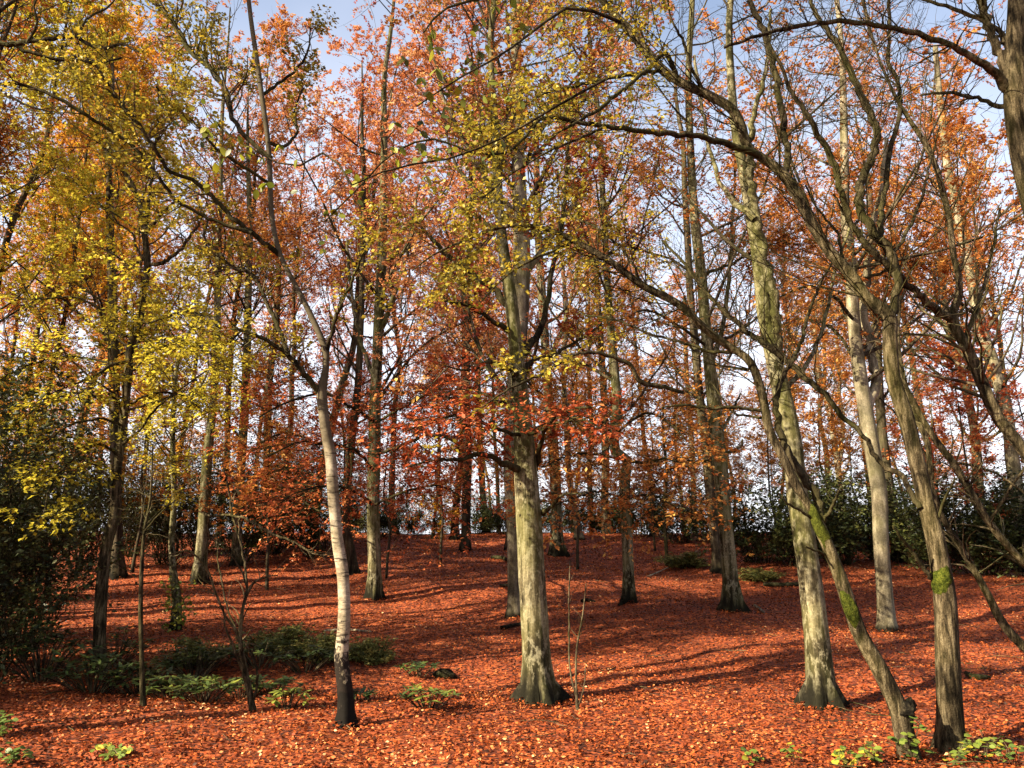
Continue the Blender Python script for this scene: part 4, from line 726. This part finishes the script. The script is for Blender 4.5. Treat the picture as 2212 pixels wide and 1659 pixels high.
def orient(p, D, N):
    D = unit(D); N = unit(N-np.dot(N, D)*D); X = np.cross(D, N)
    return Matrix(((X[0], D[0], N[0], p[0]), (X[1], D[1], N[1], p[1]), (X[2], D[2], N[2], p[2]), (0, 0, 0, 1)))
def rhodo(u, v, hgt, nw, label, seed, width=.5, pieces=20, tone=.5):
    rng = np.random.default_rng(seed); p = ground(u, v); root = tag(empty('rhododendron', p), label, 'shrub')
    a = rng.uniform(0, 6.28, nw); q = np.sqrt(rng.random(nw)); e = np.stack([q*np.cos(a)*width, q*np.sin(a)*width*.8, hgt*(1-.45*q)*rng.uniform(.55, 1, nw)], -1)
    st = e*np.array([.2, .2, 0])-np.array([0, 0, .1]); t = np.linspace(0, 1, 6)[None, :, None]; P = st[:, None]*(1-t)+e[:, None]*t; P[..., :2] -= (e-st)[:, None, :2]*t*(1-t)*.6
    mb = MB(); tubes(mb, P, np.linspace(.009, .005, 6)[None]*np.ones((nw, 1)), k=4); mb.build('stems', M['twig'], root)['kind'] = 'stuff'
    mb = MB(); cnt = 0; order = np.argsort(e[:, 1])
    for j in order:
        nlv = rng.integers(7, 11); a0 = rng.uniform(0, 6.28); el = rng.uniform(-.05, .45); tn = np.clip(tone+rng.normal()*.2, 0, 1)
        for q_ in range(nlv):
            az = a0+q_*6.283/nlv+rng.normal()*.15; D = np.array([math.cos(az), math.sin(az), el+rng.normal()*.22]); D = unit(D); Nn = np.array([0, 0, 1.0])+rng.normal(size=3)*.15
            if cnt < pieces:
                o = bpy.data.objects.new('leaf', RL[int(np.clip(tn*4, 0, 3))]); COL.objects.link(o); o.parent = root; o.matrix_local = orient(e[j], D, Nn)@Matrix.Scale(rng.uniform(.75, 1.15), 4); cnt += 1
            else:
                l = .125*rng.uniform(.7, 1.15); w_ = l*.16; Nn = unit(Nn-np.dot(Nn, D)*D); X = np.cross(D, Nn); b_ = e[j]
                V = np.array([b_, b_+D*l*.35+X*w_+Nn*.004, b_+D*l*.72+X*w_*.8-Nn*l*.03, b_+D*l-Nn*l*.1, b_+D*l*.72-X*w_*.8-Nn*l*.03, b_+D*l*.35-X*w_+Nn*.004])
                mb.add(V, np.array([[0, 1, 5], [1, 4, 5], [1, 2, 4], [2, 3, 4]]), np.full(6, np.clip(tn+rng.normal()*.08, 0, 1)))
    if mb.v: mb.build('foliage', M['rhodo'], root, smooth=False)['kind'] = 'stuff'
RH = [(90, 1470, .75, 60, 'tall dark rhododendron below the holly', .7, .42), (200, 1495, .55, 55, 'broad rhododendron around the foot of the slim brown tree', .65, .5), (30, 1430, .8, 45, 'shaded rhododendron under the edge holly', .6, .35),
      (300, 1505, .45, 40, 'rhododendron behind the thin dark sapling pole', .5, .5), (370, 1510, .32, 26, 'low rhododendron with glossy rosettes just past the sapling pole', .4, .6), (440, 1518, .30, 26, 'low pale green rhododendron rosettes before the hazel stems', .38, .72),
      (520, 1512, .30, 20, 'low rhododendron at the foot of the hazel stems', .34, .6), (420, 1465, .5, 40, 'dark rhododendron clump behind the low rosettes', .55, .3), (590, 1500, .30, 18, 'low dark rhododendron between hazel and birch', .4, .4),
      (620, 1535, .28, 12, 'small yellow green rhododendron in front of the birch bank', .22, .95), (560, 1440, .42, 36, 'dark rhododendron on the bank behind the hazel', .55, .35), (660, 1450, .38, 30, 'dark rhododendron on the bank beside the birch', .5, .3),
      (775, 1518, .2, 9, 'little dark rhododendron at the birch foot', .18, .35), (925, 1530, .3, 16, 'small pale rhododendron alone between birch and thick beech', .3, .8), (905, 1460, .26, 14, 'dark rhododendron beside the rounded rock', .3, .4), (250, 1440, .6, 34, 'rhododendron in the shade behind the slim brown tree', .5, .35)]
for j, (u, v, hg, nw, lb_, wd, tn) in enumerate(RH): rhodo(u, v, hg, nw, lb_, 300+j, wd, 18, tn)

# ------------------------------------------------------------------ brambles, seedlings
BLf = leaf_meshes('bramble', .060, .046, (.3, .55, .8, .98))
def bramble(u, v, hgt, nst, label, seed, width=.3, tone=.6, name='bramble', Y=None, size=1.0, per=7):
    rng = np.random.default_rng(seed); p = ground(u, v); root = tag(empty(name, p), label, 'plant')
    a = rng.uniform(0, 6.28, nst); S = 6; t = np.linspace(0, 1, S)[None, :, None]
    d = np.stack([np.cos(a), np.sin(a), np.zeros(nst)], -1)*width*rng.uniform(.4, 1, nst)[:, None]; hh = hgt*rng.uniform(.6, 1.1, nst)[:, None, None]
    P = d[:, None]*t+np.array([0, 0, 1.0])*hh*np.sin(t*2.2)*1.05+rng.normal(size=(nst, S, 3))*.012-np.array([0, 0, .03])*(1-t)
    mb = MB(); tubes(mb, P, np.full((nst, S), .0028), k=4); mb.build('stems', M['twig'], root)['kind'] = 'stuff'
    for s in range(nst):
        for q_ in range(per):
            i = rng.integers(1, S); az = rng.uniform(0, 6.28); D = np.array([math.cos(az), math.sin(az), rng.uniform(-.3, .35)])
            o = bpy.data.objects.new('leaf', BLf[int(np.clip((tone+rng.normal()*.2)*4, 0, 3))]); COL.objects.link(o); o.parent = root
            o.matrix_local = orient(P[s, i]+rng.normal(size=3)*.012, D, np.array([0, -.35, 1.0])+rng.normal(size=3)*.3)@Matrix.Scale(size*rng.uniform(.6, 1.2), 4)
bramble(1625, 1652, .10, 3, 'tiny green seedling at the lower edge before the brambles', 401, .08, .6, 'seedling')
bramble(1715, 1654, .13, 4, 'small bramble sprig before the yellow leaved bramble', 402, .12, .6)
bramble(1835, 1660, .14, 7, 'bramble with bright yellow leaves at the lower edge', 403, .24, .6)
bramble(1900, 1656, .16, 5, 'green bramble at the foot of the leaning trunk', 404, .2, .55)
bramble(1975, 1648, .30, 6, 'taller bramble climbing the leaning trunk', 405, .2, .5)
bramble(2060, 1655, .17, 7, 'green bramble between the leaning and upright trunks', 406, .3, .5)
bramble(2125, 1650, .22, 6, 'bramble beside the upright mossy trunk', 407, .25, .55)
bramble(2190, 1655, .16, 6, 'bramble filling the lower corner past the upright trunk', 408, .3, .4)
bramble(232, 1640, .09, 9, 'flat yellow green seedling patch on the open leaf litter', 409, .22, .62, 'seedling', per=6)
bramble(8, 1600, .22, 7, 'dark leafy plant at the corner of the path', 410, .18, .35)
bramble(20, 1655, .15, 6, 'lower dark leafy plant in the corner', 411, .16, .25)

# large leaves hanging close in front, on twigs of the mossy collared maple
HL = leaf_meshes('hazel', .055, .036, (.05, .25, .5, .8))
def hanging(root, foot, paths, rng, n, tone):
    Bt = as_batch(paths, 10); tw = spawn(Bt, 26, rng, t=(.15, 1), ln=.35, lmin=.12, lmax=.35, S=5, up=-.1, trop=-.06, rs=.5, rmin=.002, rmax=.004)
    mb = MB(); tubes(mb, *Bt, k=5); tubes(mb, *tw, k=4); mb.build('twigs', M['dark'], root, foot)['kind'] = 'stuff'
    P, _ = tw
    for q_ in range(n):
        s = rng.integers(0, len(P)); i = rng.integers(1, 5); az = rng.uniform(0, 6.28); D = np.array([math.cos(az)*.6, math.sin(az)*.6, rng.uniform(-1.2, .1)])
        o = bpy.data.objects.new('leaf', HL[int(np.clip((tone+rng.normal()*.3)*4, 0, 3))]); COL.objects.link(o); o.parent = root
        o.matrix_local = orient(P[s, i]-foot, D, rng.normal(size=3)+np.array([0, -.6, .5]))@Matrix.Scale(rng.uniform(.6, 1.15), 4)
rg = np.random.default_rng(500); rootA, footA, _ = TREES['A']
def tp(spec, Y0, Y1):
    lt = parse(spec); out = []
    for i, (u, v, w) in enumerate(lt):
        p = at(u, v, Y0+(Y1-Y0)*i/(len(lt)-1)); out.append([*p, w*.5*zc(p)/FPX])
    return np.array(out)
hanging(rootA, footA, [tp('1350,-60,9 1200,-20,7 1050,-5,6 960,20,5 915,70,4', 3.4, 2.7), tp('1340,48,8 1240,15,7 1150,70,6 1080,120,5 990,170,4 900,230,3', 4.6, 3.6), tp('1304,173,7 1200,230,6 1080,300,5 960,345,5 860,360,4 760,400,3', 4.4, 4.0)], rg, 130, .5)
hanging(rootA, footA, [tp('760,400,5 700,330,5 640,360,4 560,330,4 460,260,3 430,210,2', 4.0, 4.2), tp('1020,330,5 930,300,5 850,330,4 780,400,4 700,480,3', 4.3, 4.3)], rg, 90, .75)

# ------------------------------------------------------------------ fallen wood and rock
def stick(name, label, spec, mat, w=None, cat='branch', dz=.02, twigs=0, seed=1):
    lt = parse(spec); rng = np.random.default_rng(seed); pts = []
    for u, v, w_ in lt:
        p = ground(u, v); r = max(.006, w_*.5*zc(p)/FPX); pts.append([p[0], p[1], p[2]+r*.6+dz, r])
    pth = smooth_path(pts, max(8, 4*len(pts))) if len(pts) > 2 else smooth_path(np.vstack([pts[0], (np.array(pts[0])+np.array(pts[1]))/2+np.array([0, 0, .01, 0]), pts[1]]), 8)
    foot = pth[0, :3]; root = tag(empty(name, foot), label, cat); limb_mesh(pth, 8, rng, 0, rough=.1).build('wood', M[mat], root, foot)
    if twigs:
        b = spawn(as_batch([pth]), twigs, rng, ln=.4, lmin=.15, lmax=.6, S=5, up=.25, rs=.5, rmin=.003); mb = MB(); tubes(mb, *b, k=4); mb.build('twigs', M[mat], root, foot)['kind'] = 'stuff'
stick('fallen_branch', 'short dark log upslope of the thick beech', '1062,1207,7 1085,1209,8 1102,1216,6', 'darkwood', seed=1)
stick('fallen_branch', 'dark log lying against the thick streaked beech', '1084,1361,9 1105,1357,10 1128,1352,7', 'darkwood', seed=2)
stick('fallen_branch', 'dark chunk of wood below the hidden pale beech', '1080,1268,7 1100,1268,7 1116,1266,5', 'darkwood', seed=3)
stick('fallen_branch', 'small dark chunk on the slope beside the narrow beech', '1256,1302,6 1270,1300,7 1285,1302,4', 'darkwood', seed=4)
stick('fallen_branch', 'pale stick lying behind the birch trunk', '700,1366,4 745,1364,5 800,1368,4', 'deadwood', seed=5)
stick('fallen_branch', 'bleached branch with twigs at the foot of the hedge', '2110,1198,4 2150,1204,5 2190,1210,5 2212,1214,4', 'deadwood', twigs=6, seed=6)
stick('fallen_branch', 'dark log behind the upright mossy trunk', '2088,1462,10 2110,1470,12 2138,1470,8', 'darkwood', seed=7)
stick('fallen_branch', 'dark mossy log beside the root toes', '1650,1266,8 1690,1268,10 1725,1266,9', 'darkwood', seed=8)
stick('fallen_branch', 'pale stick at the root toes of the close pair', '1630,1312,6 1650,1326,5', 'deadwood', seed=9)
stick('fallen_branch', 'long thin pale twigs lying downslope beside the narrow beech', '1400,1250,3 1440,1232,3 1490,1205,3 1520,1185,2', 'deadwood', dz=.05, twigs=5, seed=10)
p = ground(958, 1462); rk = tag(blob('rock', 'burl', None, (0, 0, 0), (0, 0, 0), .16, .12, .10, 21, .12), 'dark rounded rock half buried among the rhododendrons', 'rock'); rk.location = p+np.array([0, 0, .02])
p = ground(546, 1182); st_ = MB(); rng = np.random.default_rng(91); pp = np.array([[0, 0, -.2, .26], [0, 0, .15, .23], [.02, 0, .4, .21], [.03, .01, .55, .19]])
so = limb_mesh(smooth_path(pp, 14), 14, rng, .5, 5, base=0).build('tree_stump', M['moss']); so.location = p; tag(so, 'low mossy stump beside the grey beech', 'stump')

# ------------------------------------------------------------------ leaf litter
def litter(name, n, y0, y1, L, seed, half=.78, power=1.0, lift=.03):
    rng = np.random.default_rng(seed); out = MB(); y = (rng.random(n)*(y1**power-y0**power)+y0**power)**(1/power); x = rng.uniform(-1, 1, n)*half*y*1.0
    z = h(x, y)+rng.random(n)**1.5*lift+.006
    p = np.stack([x, y, z], -1); az = rng.uniform(0, 6.283, n); D = unit(np.stack([np.cos(az), np.sin(az), rng.normal(size=n)*.28], -1))
    Nn = np.array([0, 0, 1.0])+rng.normal(size=(n, 3))*.6; Nn = unit(Nn-(Nn*D).sum(1, keepdims=True)*D); X = np.cross(D, Nn)
    l = (L*rng.uniform(.6, 1.25, n)*np.interp(y, [6, 14, 22, 40], [1, 1.05, 1.4, 2.2]))[:, None]; ww = l*.33; c = rng.normal(size=n)[:, None]*.28*ww
    V = np.stack([p-D*l*.5, p+X*ww+Nn*c, p+D*l*.5+Nn*c*.5, p-X*ww+Nn*c], 1); q = np.arange(n)[:, None]*4
    patch = .5+.5*np.sin(x*.9+np.sin(y*.8)*1.5)*np.sin(y*.7+1.3*np.sin(x*.5)); p2 = np.sin(x*3.1+2*np.sin(y*1.9))*np.sin(y*2.7+1.6*np.sin(x*2.3)); tn = np.clip(rng.beta(1.6, 1.9, n)+.28*(patch-.5)+.12*p2-.02, 0, 1)
    out.add(V.reshape(-1, 3), np.concatenate([q+[0, 1, 2], q+[0, 2, 3]]), np.repeat(tn, 4)); o = out.build(name, M['litter'], smooth=False)
    tag(o, 'copper beech leaves covering the whole woodland floor', 'leaf litter', kind='stuff')
litter('leaf_litter', 240000, 4.8, 42, .038, 601, power=.45, lift=.035)

# small fallen twigs all over the floor
def floor_twigs(n, seed):
    rng = np.random.default_rng(seed); y = (rng.random(n)*(24**.6-5.5**.6)+5.5**.6)**(1/.6); x = rng.uniform(-.75, .75, n)*y; az = rng.uniform(0, 6.283, n); l = rng.uniform(.12, .5, n)
    t = np.linspace(-.5, .5, 4)[None, :, None]; d = np.stack([np.cos(az), np.sin(az), np.zeros(n)], -1)[:, None]*l[:, None, None]
    P = np.stack([x, y, np.zeros(n)], -1)[:, None]+d*t+rng.normal(size=(n, 4, 3))*.012; P[..., 2] = h(P[..., 0], P[..., 1])+.03+rng.random((n, 1))*.02+rng.normal(size=(n, 4))*.006
    mb = MB(); tubes(mb, P, rng.uniform(.002, .006, (n, 1))*np.linspace(1, .5, 4)[None], k=4); tag(mb.build('fallen_twigs', M['twig']), 'small bare twigs scattered over the fallen leaves', 'twigs', kind='stuff')
floor_twigs(420, 611)

def drifts(seed):
    rng = np.random.default_rng(seed); mb = MB()
    feet = [(f, max(.05, float(pth[4, 3]))) for r_, f, pth in TREES.values() if f[1] < 24]
    for f, r in feet:
        n = int(900*(r+.08)); a = rng.uniform(0, 6.283, n); q = rng.exponential(.10, n); rad = r*1.35+q; x = f[0]+rad*np.cos(a); y = f[1]+rad*np.sin(a)
        z = h(x, y)+np.exp(-q/.10)*.07*rng.random(n)+.01; p = np.stack([x, y, z], -1); az = rng.uniform(0, 6.283, n); D = unit(np.stack([np.cos(az), np.sin(az), rng.normal(size=n)*.4], -1))
        Nn = np.array([0, 0, 1.0])+rng.normal(size=(n, 3))*.5; Nn = unit(Nn-(Nn*D).sum(1, keepdims=True)*D); X = np.cross(D, Nn); l = (.045*rng.uniform(.6, 1.2, n))[:, None]; ww = l*.33
        V = np.stack([p-D*l*.5, p+X*ww, p+D*l*.5, p-X*ww], 1); k = np.arange(n)[:, None]*4
        mb.add(V.reshape(-1, 3), np.concatenate([k+[0, 1, 2], k+[0, 2, 3]]), np.repeat(np.clip(rng.beta(2, 2.6, n), 0, 1), 4))
    tag(mb.build('leaf_drifts', M['litter'], smooth=False), 'fallen leaves drifted against the tree feet', 'leaf litter', kind='stuff')
drifts(621)
